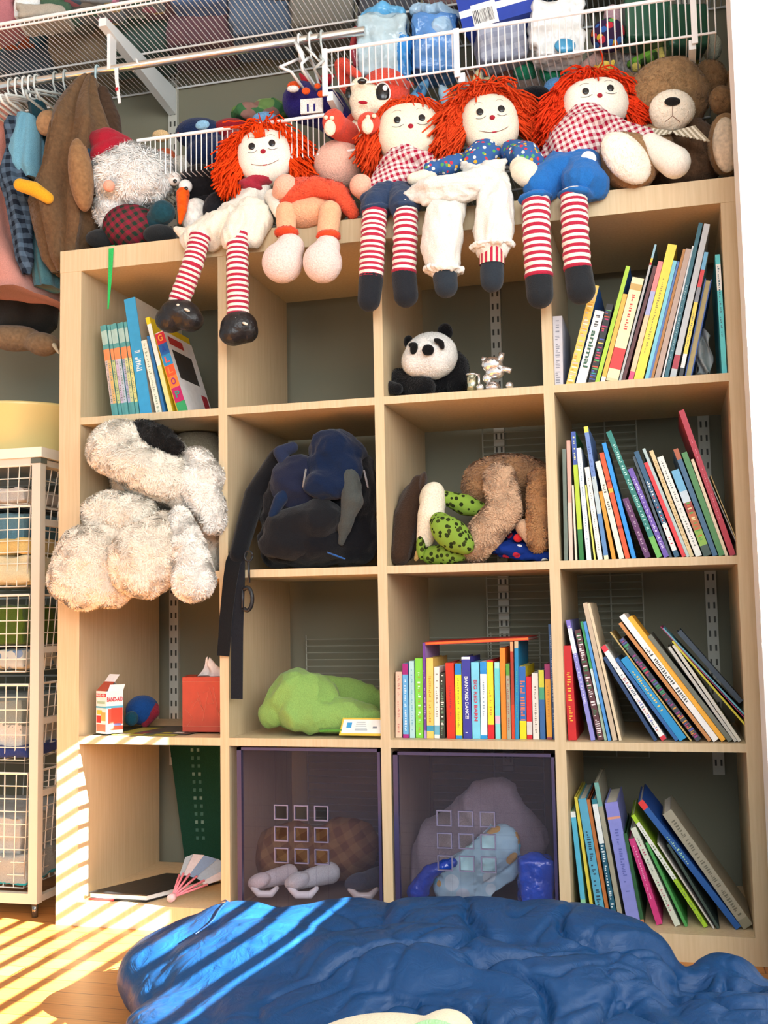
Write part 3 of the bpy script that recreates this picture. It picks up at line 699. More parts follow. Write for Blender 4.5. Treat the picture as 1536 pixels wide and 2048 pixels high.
def dollhead(parent,u,v,y,rw,rh,roll,yaw=0,col='efe6d2',smile=1,eyer=5.2):
    A=axes_px(roll,yaw); c=at(u,v,y=y); s=sc(c); mb=MB(); tilt=math.radians(-8)
    f=A[1]*math.cos(tilt)+A[2]*math.sin(tilt); up=np.cross(A[0],f); A=np.array([A[0],f,up])
    R=np.array([rw*s,rw*s*.72,rh*s])
    def srf(a,b,lift=.0):        # a,b in units of head radius, point of the face
        a_,b_=a,b; k=max(0,1-(abs(a_)**2.4+abs(b_)**2.4))**(1/2.4)
        return c+A[0]*a*R[0]+A[2]*b*R[2]-A[1]*(k*R[1]+lift)
    # pillow-like head (superellipsoid)
    vs=[];fs=[];n1,n2=28,18
    for i in range(n2+1):
        th=math.pi*i/n2
        for k in range(n1):
            ph=2*math.pi*k/n1; e=.82; sg=lambda x:math.copysign(abs(x)**e,x)
            vs.append(c+A[0]*R[0]*sg(math.sin(th))*sg(math.cos(ph))+A[1]*R[1]*sg(math.sin(th))*sg(math.sin(ph))+A[2]*R[2]*sg(math.cos(th)))
    for i in range(n2):
        for k in range(n1): fs.append((i*n1+k,(i+1)*n1+k,(i+1)*n1+(k+1)%n1,i*n1+(k+1)%n1))
    mb.add(vs,fs,col); h=mb.build('head','cloth',parent,True)
    for sx in (-.38,.36):
        p=srf(sx,.12,.0005); q=MB(); q.ell(p,(eyer*s,.0022,eyer*1.1*s),'141418',A,12,8); q.build('eye','gloss',h,True)
        q=MB(); q.tube([srf(sx+t*.17,-.07-.06*(1-t*t),.0008) for t in np.linspace(-1,1,9)],.0006,'707070',5)
        q.tube([srf(sx+t*.14,.43+.07*(1-t*t),.0008) for t in np.linspace(-1,1,7)],.0005,'a8a090',5); q.build('eye_stitching','cloth',h)
    q=MB(); p=srf(0,-.16,.001); q.ell(p,(5.6*s,.003,5*s),'9c2434',A,12,8); q.build('nose','cloth',h,True)
    if smile:
        q=MB(); q.tube([srf(t*.5,-.50-.13*(1-t*t),.0008) for t in np.linspace(-1,1,13)],.0007,'8a6a60',5); q.tube([srf(t*.07,-.63,.0012) for t in (-1,0,1)],.0014,'b02c40',5); q.build('mouth','cloth',h)
    return h,c,A,R
def yarn(parent,c,A,R,n,L,col,sag=.5,spread=1.0,side=(1,1),th0=-40,th1=220,rad=.0018,fringe=0,seed=1,gap=None):
    r=random.Random(seed); mb=MB(); base=np.array(lin(col))
    mb.ell(c+A[1]*R[1]*.28+A[2]*R[2]*.12,(R[0]*1.06,R[1]*.95,R[2]*1.0),tuple(base*.85),A,20,12)
    for i in range(int(n*1.7)):
        th=math.radians(r.uniform(th0,th1)); cs,sn=math.cos(th),math.sin(th)
        dep=r.uniform(-.55,.8)
        k0=r.uniform(.80,.98); top=A[2]*R[2]*1.03*max(0,1)+A[0]*R[0]*r.uniform(-.25,.25)
        root=c+A[0]*R[0]*cs*k0*.9+A[2]*R[2]*max(sn,-.5)*k0+A[1]*R[1]*(dep*.5+.05)
        crown=c+A[2]*R[2]*1.0+A[0]*R[0]*r.uniform(-.5,.5)*1.0+A[1]*R[1]*(dep*.6)
        out=A[0]*cs*(side[1] if cs>0 else side[0])+A[2]*sn*.28-A[1]*.25*(1-dep)*.5; out/=np.linalg.norm(out)
        Ls=L*r.uniform(.65,1.1)
        p1=root*.5+crown*.5+out*Ls*.10
        pts=[crown,p1+out*.004]
        e=root+out*Ls*.35*spread; pts.append(e)
        q=e.copy(); d=out*.8*spread+np.array([0,0,-sag]);
        for k in range(4):
            d=d+np.array([0,0,-sag*.5])+np.array([r.uniform(-1,1),r.uniform(-.8,.8),r.uniform(-.8,.8)])*.48; dd=d/np.linalg.norm(d); q=q+dd*Ls*.17; pts.append(q.copy())
        j=r.uniform(.8,1.15); mb.tube(pts,rad,tuple(np.minimum(1,base*j)),4,False)
    for i in range(fringe):
        a=r.uniform(-.25,.12); pts=[c+A[2]*R[2]*1.0+A[0]*R[0]*a*.6-A[1]*R[1]*.1]
        for t in (.75,.5,.25): pts.append(c+A[0]*R[0]*(a+.1*r.uniform(-1,1))-A[1]*R[1]*(1.0)+A[2]*R[2]*(t+.15))
        mb.tube(pts[:4],rad,tuple(base),4,False)
    return mb.build('yarn_hair','yarn',parent,True)
def dz(label,u,v): return thing('rag_doll',at(u,v,y=.05),label,'doll','rag dolls sitting along the top of the bookcase')
HAIR='e04a22'
# first doll, white dress and pantaloons
d=dz('rag doll in white dress and shiny black boots, leftmost of the red haired dolls',455,470)
h,c,A,R=dollhead(d,530,316,.055,54,57,-8,0,'f2eddf',eyer=7)
yarn(d,c,A,R,520,.085,'ee4a18',.55,1.0,(1.15,.95),-60,235,seed=2,fringe=14)
blob('torso',[('c',(520,372,.07,26),(495,420,.05,40),(462,455,.03,44))],'e6e2d6','cloth',d,folds=(.006,22,(1,1,.4)))
blob('collar',[('e',518,362,.045,38,12,24,-10),('e',500,372,.035,26,10,18,15)],'a02c3c','cloth',d,folds=(.002,50,(1,1,1)))
blob('skirt',[('c',(500,430,.0,30),(420,465,-.02,34),(385,480,-.03,24)),('c',(500,430,.0,34),(470,470,-.045,30)),('c',(520,440,-.005,30),(500,475,-.035,22)),('e',445,448,.0,75,30,30,-25)],'e8e2d2','cloth',d,folds=(.011,16,(1.4,1,.5)),smooth=3)
blob('arm',[('c',(545,395,.02,17),(560,425,-.02,14))],'f0eadc','cloth',d)
blob('hem_flap',[('c',(352,458,-.01,6),(372,470,-.02,14))],'eee6d4','cloth',d)
leg(d,[(402,470,-.045),(385,530,-.06),(355,612,-.062)],42,15,0); leg(d,[(475,465,-.05),(475,540,-.06),(476,632,-.06)],43,16,0)
for P_ in ([('e',362,628,-.06,42,30,36,12),('e',340,640,-.065,30,26,30),('e',380,640,-.06,28,24,28)],[('e',478,655,-.062,38,34,36,-10),('e',466,668,-.07,28,24,30),('e',495,662,-.06,22,24,24)]):
    b=blob('shoe',P_,'1c1c1e','leather',d)
    u0=P_[0][1]; v0=P_[0][2]
    blob('scuff',[('e',u0+12,v0-8,-.06-.037,7,3,3,25),('e',u0-6,v0-18,-.06-.034,4,3,3,0)],'d8d4c4','leather',b,voxel=.0018,smooth=1)  # two small pale patches on the upper front of the shoe
# second doll, gingham shirt
d=dz('rag doll in gingham shirt and dark denim shorts, right of the bald pink plush',775,400)
h,c,A,R=dollhead(d,820,270,.06,65,62,-4,0,'ece2cc',smile=0,eyer=7)
yarn(d,c,A,R,480,.085,HAIR,.75,.9,(1.3,.9),-35,215,seed=4)
blob('shirt',[('c',(812,325,.05,44),(795,360,.03,42),(770,385,.02,40)),('e',815,322,.03,56,18,40,-3),('c',(860,335,.03,22),(850,360,.02,20)),('c',(765,345,.03,18),(745,385,.02,16))],'ffffff',RED_CHECK,d,folds=(.003,24,(1,1,.5)))
blob('shorts',[('c',(780,385,.02,34),(750,415,-.03,32)),('c',(800,390,.02,34),(808,412,-.04,30)),('e',775,395,.0,56,24,30,-4),('e',748,420,-.045,32,9,32,-4),('e',812,416,-.045,31,8,32,0)],'2c3e5c','cloth',d,folds=(.003,24,(1,1,.6)))
blob('hand',[('e',838,362,-.01,20,12,12,-25)],'ece2cc','cloth',d)
leg(d,[(750,420,-.045),(746,480,-.055),(742,556,-.055)],49,13,0); leg(d,[(812,410,-.045),(811,470,-.055),(808,548,-.055)],48,12,0)
for P_ in ([('c',(742,560,-.055,26),(738,600,-.06,24))],[('c',(808,552,-.055,26),(812,590,-.06,26))]): blob('boot',P_,'20242a','cloth',d)
# third doll, floral dress, apron and pantaloons
d=dz('rag doll in blue floral dress with white apron and pantaloons, between two gingham-shirted dolls',960,380)
h,c,A,R=dollhead(d,980,250,.06,57,61,-7,0,'ece3cd',eyer=7.2)
yarn(d,c,A,R,560,.095,HAIR,.6,1.1,(.95,1.5),-40,220,seed=6)
blob('bodice',[('c',(968,310,.05,36),(955,335,.03,38)),('e',968,310,.035,42,22,30)],'ffffff',FLORAL,d,folds=(.003,26,(1,1,.6)))
blob('sleeve',[('c',(1025,305,.03,26),(1052,315,.0,30)),('e',1055,318,-.005,38,26,26,30)],'ffffff',FLORAL,d,folds=(.003,30,(1,1,.6)))
blob('sleeve',[('c',(925,325,.03,20),(885,335,.0,18)),('e',865,338,-.005,20,15,16,-10)],'ffffff',FLORAL,d,folds=(.003,30,(1,1,.6)))
blob('hand',[('e',1050,345,-.03,30,26,24,20),('c',(1040,335,-.02,22),(1052,350,-.035,24))],'ece2cc','cloth',d); blob('hand',[('c',(860,350,-.005,15),(825,358,-.02,12))],'ece2cc','cloth',d)
blob('apron',[('c',(1005,328,-.02,10),(985,342,-.035,20),(940,372,-.06,27),(865,382,-.068,26),(818,388,-.06,12)),('c',(940,372,-.06,26),(900,392,-.072,22),(850,398,-.07,10)),('c',(930,335,.0,12),(960,350,-.03,18))],'dcdad2','cloth',d,folds=(.009,20,(.6,1,1.8)),smooth=3)
blob('pantaloon',[('c',(905,395,-.03,30),(888,440,-.055,42),(882,495,-.062,41),(888,532,-.062,31))],'e0ded6','cloth',d,folds=(.008,18,(1.6,1,.4)),smooth=3)
blob('pantaloon',[('c',(985,372,-.02,34),(990,415,-.052,41),(986,458,-.06,42),(985,485,-.06,37))],'e0ded6','cloth',d,folds=(.008,18,(1.6,1,.4)),smooth=3)
mb=MB(); a=at(984,478,y=-.062); b=at(984,530,y=-.062); s=sc(a)
for k in range(28):
    q0=2*math.pi*k/28; q1=2*math.pi*(k+1)/28; cc=STR_R if k%2 else 'e8d8c0'; r0=25*s
    o=[a+np.array([math.cos(q0)*r0,math.sin(q0)*r0,0]),a+np.array([math.cos(q1)*r0,math.sin(q1)*r0,0])]
    mb.add([o[0],o[1],o[1]+(b-a),o[0]+(b-a)],[(0,1,2,3)],cc)
mb.build('stocking','cloth',d)
blob('ruffle',[('e',888,540,-.065,42,9,34,3),('e',985,492,-.065,46,8,36,-2)],'e8e6de','cloth',d,folds=(.006,60,(1,1,.2)))
for P_ in ([('c',(890,555,-.065,26),(892,572,-.068,25))],[('c',(984,538,-.062,25),(984,550,-.064,25),(984,562,-.066,24))]): blob('boot',P_,'2a323a','cloth',d)
# fourth doll, gingham shirt and bright blue shorts
d=dz('rag doll in gingham shirt and bright blue shorts with big white button',1130,380)
h,c,A,R=dollhead(d,1190,212,.07,66,52,-6,0,'f1ecdd',smile=0,eyer=7)
yarn(d,c,A,R,560,.085,'e23e1c',.6,1.05,(1.3,1.05),-50,225,seed=9)
blob('shirt',[('c',(1175,262,.055,56),(1150,300,.04,60)),('e',1180,250,.03,62,20,46,-3),('c',(1225,265,.04,30),(1290,280,.01,24)),('c',(1125,275,.05,30),(1095,320,.04,20))],'ffffff',RED_CHECK,d,folds=(.0035,22,(1,1,.5)))
blob('shorts',[('c',(1145,325,.04,44),(1080,375,-.02,34)),('c',(1160,330,.04,46),(1165,365,-.03,40),(1190,370,-.02,32)),('e',1130,345,.01,75,36,44,-12),('e',1072,396,-.045,36,10,34,-5),('e',1150,390,-.045,38,11,36,6)],'2468b0','cloth',d,folds=(.004,22,(1,1,.6)))
blob('button',[('e',1177,317,-.036,16,16,4)],'f4f4f0','gloss',d,voxel=.0016,smooth=2)
blob('hand',[('c',(1300,292,.0,26),(1350,325,-.02,32)),],'f0ebdf','cloth',d)
leg(d,[(1072,400,-.045),(1073,470,-.055),(1078,556,-.055)],55,12,0); leg(d,[(1148,385,-.045),(1150,460,-.055),(1155,540,-.055)],54,12,0)
for P_ in ([('c',(1078,560,-.055,29),(1080,590,-.06,28))],[('c',(1157,545,-.055,29),(1162,580,-.06,30))]): blob('boot',P_,'23272b','cloth',d)
# ------------------------------------------------------------------ other plush toys on top
def toy(name,label,u,v,y=.08,cat='soft toy',g='soft toys along the top of the bookcase'): return thing(name,at(u,v,y=y),label,cat,g)
t=toy('plush_toy','bald pink plush with orange trim lying head down between two rag dolls',630,440)
blob('head',[('e',678,330,.09,52,50,48)],'e8b8a4','plush',t); blob('body',[('e',625,405,.03,80,48,48,6),('e',620,430,.01,60,32,40)],'ecae88','plush',t)
blob('fur_trim',[('c',(565,420,.0,14),(585,390,-.02,18),(630,372,-.02,20),(675,385,-.01,20),(705,425,.0,14)),('e',625,385,.02,78,26,46,4)],'e2583c','plush',t,fur=(2500,.006,.0016,.2,'e2583c'))
for a in ([('c',(560,395,.02,18),(572,375,-.02,26))],[('c',(735,385,.01,22),(722,372,-.01,24))]): blob('arm',a,'ecb49c','plush',t)
for a,u in (([('c',(572,425,-.02,22),(573,465,-.05,20))],572),([('c',(660,425,-.02,24),(655,470,-.05,22))],656)): blob('leg',a,'eab48c','plush',t)
for u,v in ((573,465),(657,472)): blob('cuff',[('e',u,v,-.055,25,11,24)],'e8502c','plush',t,fur=(500,.004,.0014,.1,'e8502c'))
for a in ([('e',580,495,-.055,30,28,30),('e',565,525,-.06,42,42,38,20)],[('e',655,495,-.055,26,26,30),('e',645,525,-.06,40,42,38,-10)]): blob('foot',a,'e9d4cc','plush',t)
t=toy('teddy_bear','big brown teddy bear with striped bow sitting right of the dolls',1330,370,.12)
BR='9c7c58'
fu=(9000,.006,.0013,.1,BR)
blob('head',[('e',1335,195,.13,84,74,70),('e',1340,160,.13,62,40,60)],BR,'fleece',t,fur=fu)
for e in (('e',1262,178,.15,30,34,20,-20),('e',1420,155,.15,34,36,22,20)): blob('ear',[e],'8a6c4c','fleece',t,fur=(1600,.006,.0013,.1,'8a6c4c'))
mz=blob('muzzle',[('e',1344,220,.045,46,40,34),('e',1340,240,.05,36,26,30)],'f2e6d2','white_fur',t,fur=(1800,.0035,.0012,.1,'ecdcc4'))
blob('nose',[('e',1345,203,.008,17,9,8)],'1c1a1a','cloth',t); q=MB(); q.tube([at(1345,212,y=.002),at(1345,232,y=.001),at(1330,244,y=.004)],.0008,'806050',5); q.tube([at(1345,232,y=.001),at(1360,244,y=.004)],.0008,'806050',5); q.build('mouth','cloth',mz)
blob('body',[('e',1350,310,.16,92,80,80),('e',1380,340,.15,60,40,60)],'6e5440','fleece',t,fur=(6000,.006,.0013,.1,'6e5440'))
st=MB(); 
for (u0,v0,u1,v1,u2,v2) in ((1345,262,1300,255,1318,292),(1345,262,1392,250,1385,305)):
    a,b,c_=at(u0,v0,y=.04),at(u1,v1,y=.02),at(u2,v2,y=.015)
    for i in range(10):
        t0,t1=i/10,(i+1)/10; cc='a89c84' if i%2 else 'e8e0cc'; up=np.array([0,0,.008])
        st.obox(a+(b-a)*t0*.95,(b-a)*.1,(0,.004,0),(c_-a)*(.25+.75*t0)*.8,cc)
st.build('bow','cloth',t)
blob('leg',[('c',(1300,300,.08,50),(1255,325,.01,54)),('e',1258,322,-.0,52,64,40,-38)],'9a7650','fleece',t,fur=(3500,.005,.0013,.1,'9a7650'))
blob('foot_pad',[('e',1252,316,-.03,40,62,26,-38)],'f6ecdc','white_fur',t,fur=(2500,.0035,.0012,.1,'f0e4d2'))
t=toy('teddy_bear','second brown teddy bear half hidden by the white casing at the right edge',1450,350,.1)
blob('head',[('e',1490,190,.2,60,60,50)],BR,'fleece',t); blob('ear',[('e',1444,200,.1,26,30,18)],'8a6c4c','fleece',t,fur=(900,.006,.0013,.1,'8a6c4c'))
blob('leg',[('e',1452,290,.07,36,66,38)],'9a7a56','fleece',t,fur=(1800,.005,.0013,.1,'9a7a56')); blob('foot_pad',[('e',1452,290,.035,27,58,20)],'d8c8b0','fleece',t)
t=toy('santa_plush','white bearded plush in red cap and plaid coat, leftmost on the bookcase',255,470,.1)
blob('cap',[('c',(240,305,.07,36),(215,290,.05,34),(190,278,.04,16)),('e',220,305,.05,44,26,36,-25),('c',(190,278,.04,16),(176,298,.045,9))],'a01c30','cloth',t)
blob('bobble',[('e',171,312,.03,17,19,17)],'28485c','fleece',t)
blob('beard',[('e',262,352,.07,80,62,54,8),('e',220,420,.07,28,46,28,-10),('e',305,350,.09,46,46,40)],'f4f5f2','white_fur',t,fur=(14000,.017,.003,.35,'f4f5f2'))
blob('nose',[('e',218,372,-.005,12,12,12)],'e8a890','cloth',t)
blob('coat',[('e',262,455,.06,58,46,50)],'ffffff',gingham('green_red_plaid','22382e','84263a',60,(0,.6,0)),t)
blob('mitten',[('e',325,425,.04,26,24,24),('c',(310,445,.06,24),(325,425,.04,22))],'1e4450','fleece',t); blob('boot',[('e',205,478,.05,34,18,30)],'23272a','cloth',t); blob('boot',[('e',320,470,.05,34,20,30)],'23272a','cloth',t)
t=toy('penguin_plush','black penguin plush with orange beak peeking between white beard and doll',395,450,.14)
blob('head',[('e',402,372,.13,46,44,42)],'1d1d20','fleece',t); blob('body',[('e',415,430,.14,50,46,44)],'1d1d20','fleece',t); blob('belly',[('e',392,435,.09,30,40,26)],'ecebe4','fleece',t)
blob('beak',[('c',(366,388,.07,14),(364,420,.05,10),(360,446,.05,4))],'f05a14','fleece',t); blob('wing',[('e',432,415,.06,26,34,18,20)],'202024','fleece',t)
for e in ((349,358,.085),(371,373,.075)): 
    q=eye(t,*e,14,'f0eeea','eye',mat='gloss',d=.9); eye(q,e[0]+1,e[1]+4,e[2]-.013,4,'101010','pupil')
# green ribbon over the front edge
rib=MB(); pts=[at(224,494,y=.03)+[0,0,.004],at(222,497,y=-.004),at(221,530,y=-.006),at(219,570,y=-.007),at(216,618,y=-.004)]
for k in range(len(pts)-1): 
    w0,w1=[(.0065,.006,.005,.004,.0015)[k+i] for i in (0,1)]
    a,b=pts[k],pts[k+1]; rib.add([a-[w0,0,0],a+[w0,0,0],b+[w1,0,0],b-[w1,0,0],a-[w0,-.001,0],a+[w0,.001,0],b+[w1,.001,0],b-[w1,-.001,0]],[(0,1,2,3),(7,6,5,4),(0,3,7,4),(1,5,6,2)],'30b860')
tag(rib.build('ribbon','cloth'),'green ribbon hanging over the front edge at the left end of the bookcase','ribbon')
# ------------------------------------------------------------------ toys standing in the lowest wire shelf
g='soft toys in the lowest wire shelf'
t=toy('plush_toy','red and cream puppy plush with large cartoon eyes between two wire shelves',760,250,.1,g=g)
PR='d84e3c'
blob('head',[('e',770,185,.11,52,48,44)],PR,'plush',t); blob('muzzle',[('e',740,205,.075,42,36,32,12),('e',722,175,.065,22,20,20),('e',765,218,.075,36,22,28),('e',728,222,.07,26,26,22)],'efe4cc','plush',t)
blob('nose',[('e',724,163,.025,10,6,7)],'181818','gloss',t); blob('mouth',[('e',726,205,.028,11,4,4,5)],'a02030','plush',t)
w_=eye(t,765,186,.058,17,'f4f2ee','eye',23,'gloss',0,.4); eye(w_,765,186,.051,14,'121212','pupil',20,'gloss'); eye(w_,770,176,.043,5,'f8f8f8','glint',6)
eye(t,698,186,.062,7,'151515','eye',14)
blob('ear',[('c',(690,175,.11,13),(682,130,.09,14),(690,128,.09,12)),('c',(684,130,.09,12),(716,150,.06,8))],PR,'plush',t); blob('ear',[('e',815,170,.15,14,8,8)],PR,'plush',t)
blob('body',[('e',735,262,.13,52,46,40)],PR,'plush',t); blob('belly',[('e',722,262,.09,24,28,20)],'efe4cc','plush',t)
for c_ in ([('c',(700,270,.08,24),(670,250,.03,24)),('e',668,245,.02,24,28,20)],[('c',(760,270,.08,24),(738,250,.03,20)),('e',738,246,.02,24,22,18,15)]): blob('leg',c_,PR,'plush',t)
for u,v in ((660,256),(735,252)):
    pd=blob('paw_pad',[('e',u,v,.0,12,17,8)],'f0e0c8','plush',t,voxel=.0016)
for u,v in ((652,235),(664,236),(736,234),(748,232)): blob('toe_pad',[('e',u,v,.0,5,4.5,4)],'f0e0c8','plush',t,voxel=.0013,smooth=1)
t=toy('plush_toy','purple monster plush with orange spots and white square teeth behind the red puppy',630,240,.18,g=g)
PU='2c2470'
blob('body',[('c',(605,205,.18,42),(655,220,.17,40),(680,250,.16,34))],PU,'plush',t)
for u,v,r in ((612,182,9),(643,188,9),(670,210,8),(635,172,7)): blob('spot',[('e',u,v,.18-.088-(0 if u<650 else -.006),r,r*.85,5)],'e85a28','plush',t,voxel=.0016)
e_=blob('eye_lid',[('e',588,172,.10,14,10,8)],'e85a28','plush',t); blob('eye_white',[('e',586,178,.094,13,7,8)],'eeeeea','plush',t)
q=MB(); o=at(601,228,y=.085); q.obox(o,(.050,.006,0),(0,.006,0),(0,0,.034),'ece9e2'); 
for k in (.3,.6): q.obox(o+[.05*k,.006*k-.001,.004],(.004,0,0),(0,.002,0),(0,0,.017),'2c2470')
q.build('teeth','plush',t)
for pts in ((612,165,600,148),(640,160,660,150),(655,165,668,150)): blob('spike',[('c',(pts[0],pts[1],.2,8),(pts[2],pts[3],.2,3))],'c02434','plush',t)
def simple(name,label,parts,y=.15,cat='soft toy',grp=g,uv=None,mat='plush'):
    u,v=uv or (parts[0][1][0][1:3] if parts[0][1][0][0]=='e' else parts[0][1][0][1][:2])
    t=toy(name,label,u,v,y,cat,grp)
    for p in parts: 
        kw=p[3] if len(p)>3 else {}; m_=kw.pop('mat',mat); blob(p[0],p[1],p[2],m_,t,**kw)
    return t
simple('plush_toy','navy blue plush with pale blue patch at the left end of lowest wire shelf',[('body',[('e',400,268,.2,50,30,40),('e',430,310,.2,60,36,40)],'1c2c50'),('patch',[('e',405,250,.09,15,10,8,-10)],'88b8d8'),('ear',[('c',(365,250,.18,6),(362,268,.17,8))],'c04030'),('foot',[('e',322,272,.15,18,12,14)],'d8b888')])
simple('plush_toy','dark red plush beside the navy one behind the wire lip',[('body',[('e',465,262,.22,44,22,36),('e',480,300,.2,40,40,36)],'8c1c28')])
for i,(u,v,c_,l) in enumerate(((330,320,'b85a34','rust orange toy ball low behind the wire lip at the left'),(365,335,'c8c4b8','pale grey toy ball behind the wire lip left of centre'),(410,335,'a03030','brick red toy ball behind the wire lip by the penguin'),(560,300,'2c4488','blue toy ball behind the wire lip right of the doll hair'),(600,300,'50406c','dull purple toy ball under the spotted monster'))):
    simple('toy_ball',l,[('body',[('e',u,v,.2,26,24,24)],c_)],cat='toy')
t=simple('camouflage_cap','green camouflage cloth heap between the dark red plush and purple monster',[('crown',[('e',510,232,.22,48,22,36,8),('e',540,225,.24,40,24,36)],'4c7450',dict(folds=(.006,18,(1,1,1)),mat=spotted('camouflage','3c6a44',['6a8a50','886860','2c5440','88a468'],24,.6))),('fold',[('e',530,238,.18,26,14,16)],'6c9cc8')],cat='cloth')
FL2=spotted('blue_leaf_print','5a90b8',['2c5888','a0c8dc','305880'],60,.4)
t=simple('plush_toy','blue patterned cloth toy with pointed ears right of the red puppy',[('body',[('e',850,225,.12,36,30,28)],'ffffff',dict(mat=FL2)),('ear',[('c',(832,200,.12,16),(848,172,.12,10),(855,160,.12,4))],'ffffff',dict(mat=FL2)),('ear',[('c',(900,210,.12,17),(888,185,.12,12),(882,174,.12,5))],'a8cce0',dict(mat='cloth')),('ear_spot',[('e',900,190,.085,8,6,5,30)],'e09858')])
simple('plush_toy','brown and cream patterned plush heap behind the third doll, right half cream',[('body',[('e',985,185,.2,50,30,34),('e',940,170,.2,24,30,26)],'ffffff',dict(mat=spotted('brown_patch_print','5a3828',['a85c30','e0cc98','2c2018','c08850'],34,.5))),('ear',[('e',955,158,.16,10,22,10,15)],'d8cc9c'),('arm',[('c',(1020,180,.18,16),(1070,172,.18,14))],'6c5c54')])
simple('plush_toy','small reddish brown plush head left of the green frogs',[('head',[('e',1012,145,.2,18,26,20)],'503024'),('ear',[('e',1032,127,.18,8,8,8)],'c89878')])
simple('frog_plush','green frog plush ball, left of the pair above the third doll',[('head',[('e',1050,144,.2,24,20,22),('e',1040,138,.2,10,12,12)],'2c8a64',dict(fur=(900,.004,.0013,.1,'2c8a64')))])
simple('frog_plush','larger green frog plush, right of the pair above the third doll',[('head',[('e',1105,142,.2,26,26,24),('e',1090,122,.2,14,9,12),('e',1115,122,.2,13,9,12)],'2c9468',dict(fur=(1200,.004,.0013,.1,'2c9468')))])
simple('cap','light blue knitted cap left of the fourth doll',[('crown',[('e',1112,178,.16,26,22,24)],'5c92c8')],cat='cap')
simple('plush_toy','black plush lump between the third and fourth dolls',[('body',[('e',1070,195,.15,36,22,26)],'17181c')])
simple('plush_toy','pale grey pink long haired plush behind the fourth doll',[('body',[('e',1225,120,.26,48,24,34),('e',1255,145,.24,34,30,28)],'b8aeaa',dict(fur=(5000,.014,.0014,.3,'c0b6b2'))),('tail',[('c',(1195,120,.2,16),(1160,145,.18,14),(1142,172,.17,12))],'c0988e')])
simple('duck_plush','small yellow duck plush above the fourth doll hair',[('body',[('e',1203,148,.14,22,16,16),('e',1210,134,.14,14,12,12)],'e8cc5c'),('wing',[('c',(1218,140,.14,8),(1226,124,.14,5))],'e8cc5c'),('beak',[('e',1192,134,.12,6,5,6)],'e0a040')])
simple('plush_toy','large pale yellow plush behind the big teddy bear head',[('body',[('e',1345,115,.26,58,32,44),('e',1320,130,.24,44,26,36)],'d8c468')])
simple('plush_toy','green and black striped plush snake beside the yellow plush',[('body',[('c',(1262,128,.2,9),(1285,118,.2,12),(1305,112,.2,12))],'ffffff',dict(mat=gingham('green_black_bands','6ca83c','2c4020',40,(0,.4,0)))),('head',[('e',1272,135,.17,10,10,9)],'c8b860')])
simple('plush_toy','round pale cream plush at far right above the second bear',[('head',[('e',1424,95,.3,20,28,20)],'c8d0c0')])
# ------------------------------------------------------------------ things in the cubbies
t=thing('dog_plush',at(290,1120,y=.05),'huge shaggy cream dog plush with black patch, spilling out of its cubby','soft toy')
CR='f6eede'
def fz(n,c=CR): return (int(n*1.2),.0095,.0030,.25,c)
blob('head',[('e',248,900,.0,74,60,60),('e',310,945,-.0,112,56,80,25),('c',(230,900,-.01,52),(320,950,.0,56),(400,990,.02,44))],CR,'white_fur',t,lump=.006,lumpf=14,fur=fz(26000))
blob('eye_patch',[('c',(282,862,.0,22),(320,880,-.03,27),(350,892,-.035,16)),('e',300,860,-.0,34,16,30,20)],'1c1c1c','white_fur',t,fur=(4500,.010,.0016,.3,'1c1c1c'))
blob('ear',[('c',(385,965,.0,44),(418,1010,-.01,34),(428,1045,-.01,24)),('c',(395,930,.02,34),(415,960,.0,36))],'faf4ea','white_fur',t,lump=.004,fur=fz(9000,'faf4ea'))
blob('body',[('e',330,1050,.15,110,80,90),('c',(400,1060,.09,62),(410,1120,.09,34)),('e',310,950,.16,90,90,80)],CR,'white_fur',t,fur=fz(9000))
blob('arm',[('c',(215,1030,-.03,50),(275,1035,-.03,46)),('e',235,1030,-.03,72,46,50,12)],CR,'white_fur',t,lump=.005,fur=fz(11000))
blob('leg',[('c',(250,1070,.0,50),(185,1125,-.06,74)),('e',175,1145,-.07,78,74,62,-20),('e',215,1170,-.06,56,46,50)],'f6e9d6','white_fur',t,lump=.006,fur=fz(24000,'f6e9d6'))
blob('leg',[('c',(330,1060,-.01,40),(300,1110,-.08,68)),('e',290,1120,-.09,72,76,60,15)],'f6e9d6','white_fur',t,lump=.005,fur=fz(22000,'f6e9d6'))
blob('paw',[('c',(362,1035,-.05,20),(378,1105,-.09,34),(388,1158,-.1,44))],'faf4ea','white_fur',t,lump=.004,fur=fz(12000,'faf4ea'))
simple('teddy_bear','grey beige plush half hidden at back right of the shaggy dog',[('head',[('e',395,885,.2,44,34,36),('e',425,930,.2,24,50,30)],'a89c84')],grp='',y=.2).pop('group',None)
# backpack
t=thing('backpack',at(620,1135,y=.1),'black and navy backpack with grey panel, straps hanging over the shelf edge','backpack')
BK='121419'; fo=dict(folds=(.010,13,(1,1,1)),smooth=3)
blob('bag_body',[('c',(560,1095,.08,42),(600,1000,.1,80),(680,960,.12,70),(700,1080,.1,55)),('e',620,1085,.08,110,50,80),('e',705,990,.12,52,100,80)],BK,'cloth',t,lump=.006,lumpf=16,**fo)
blob('top_flap',[('e',675,905,.07,55,48,56),('c',(640,935,.04,30),(690,940,.04,36)),('e',655,965,.02,50,34,30)],'10203c','cloth',t,lump=.005,lumpf=20,**fo)
blob('side_panel',[('e',595,970,.05,56,60,50,20)],'1c2238','cloth',t,**fo)
blob('blue_trim',[('c',(600,955,.02,10),(560,1000,.01,14),(545,1030,.01,9))],'142744','cloth',t)
blob('grey_panel',[('c',(700,950,.03,19),(705,1000,.02,22),(690,1050,.025,14),(682,1085,.03,7))],'454a48','cloth',t,folds=(.003,20,(1,1,1)))
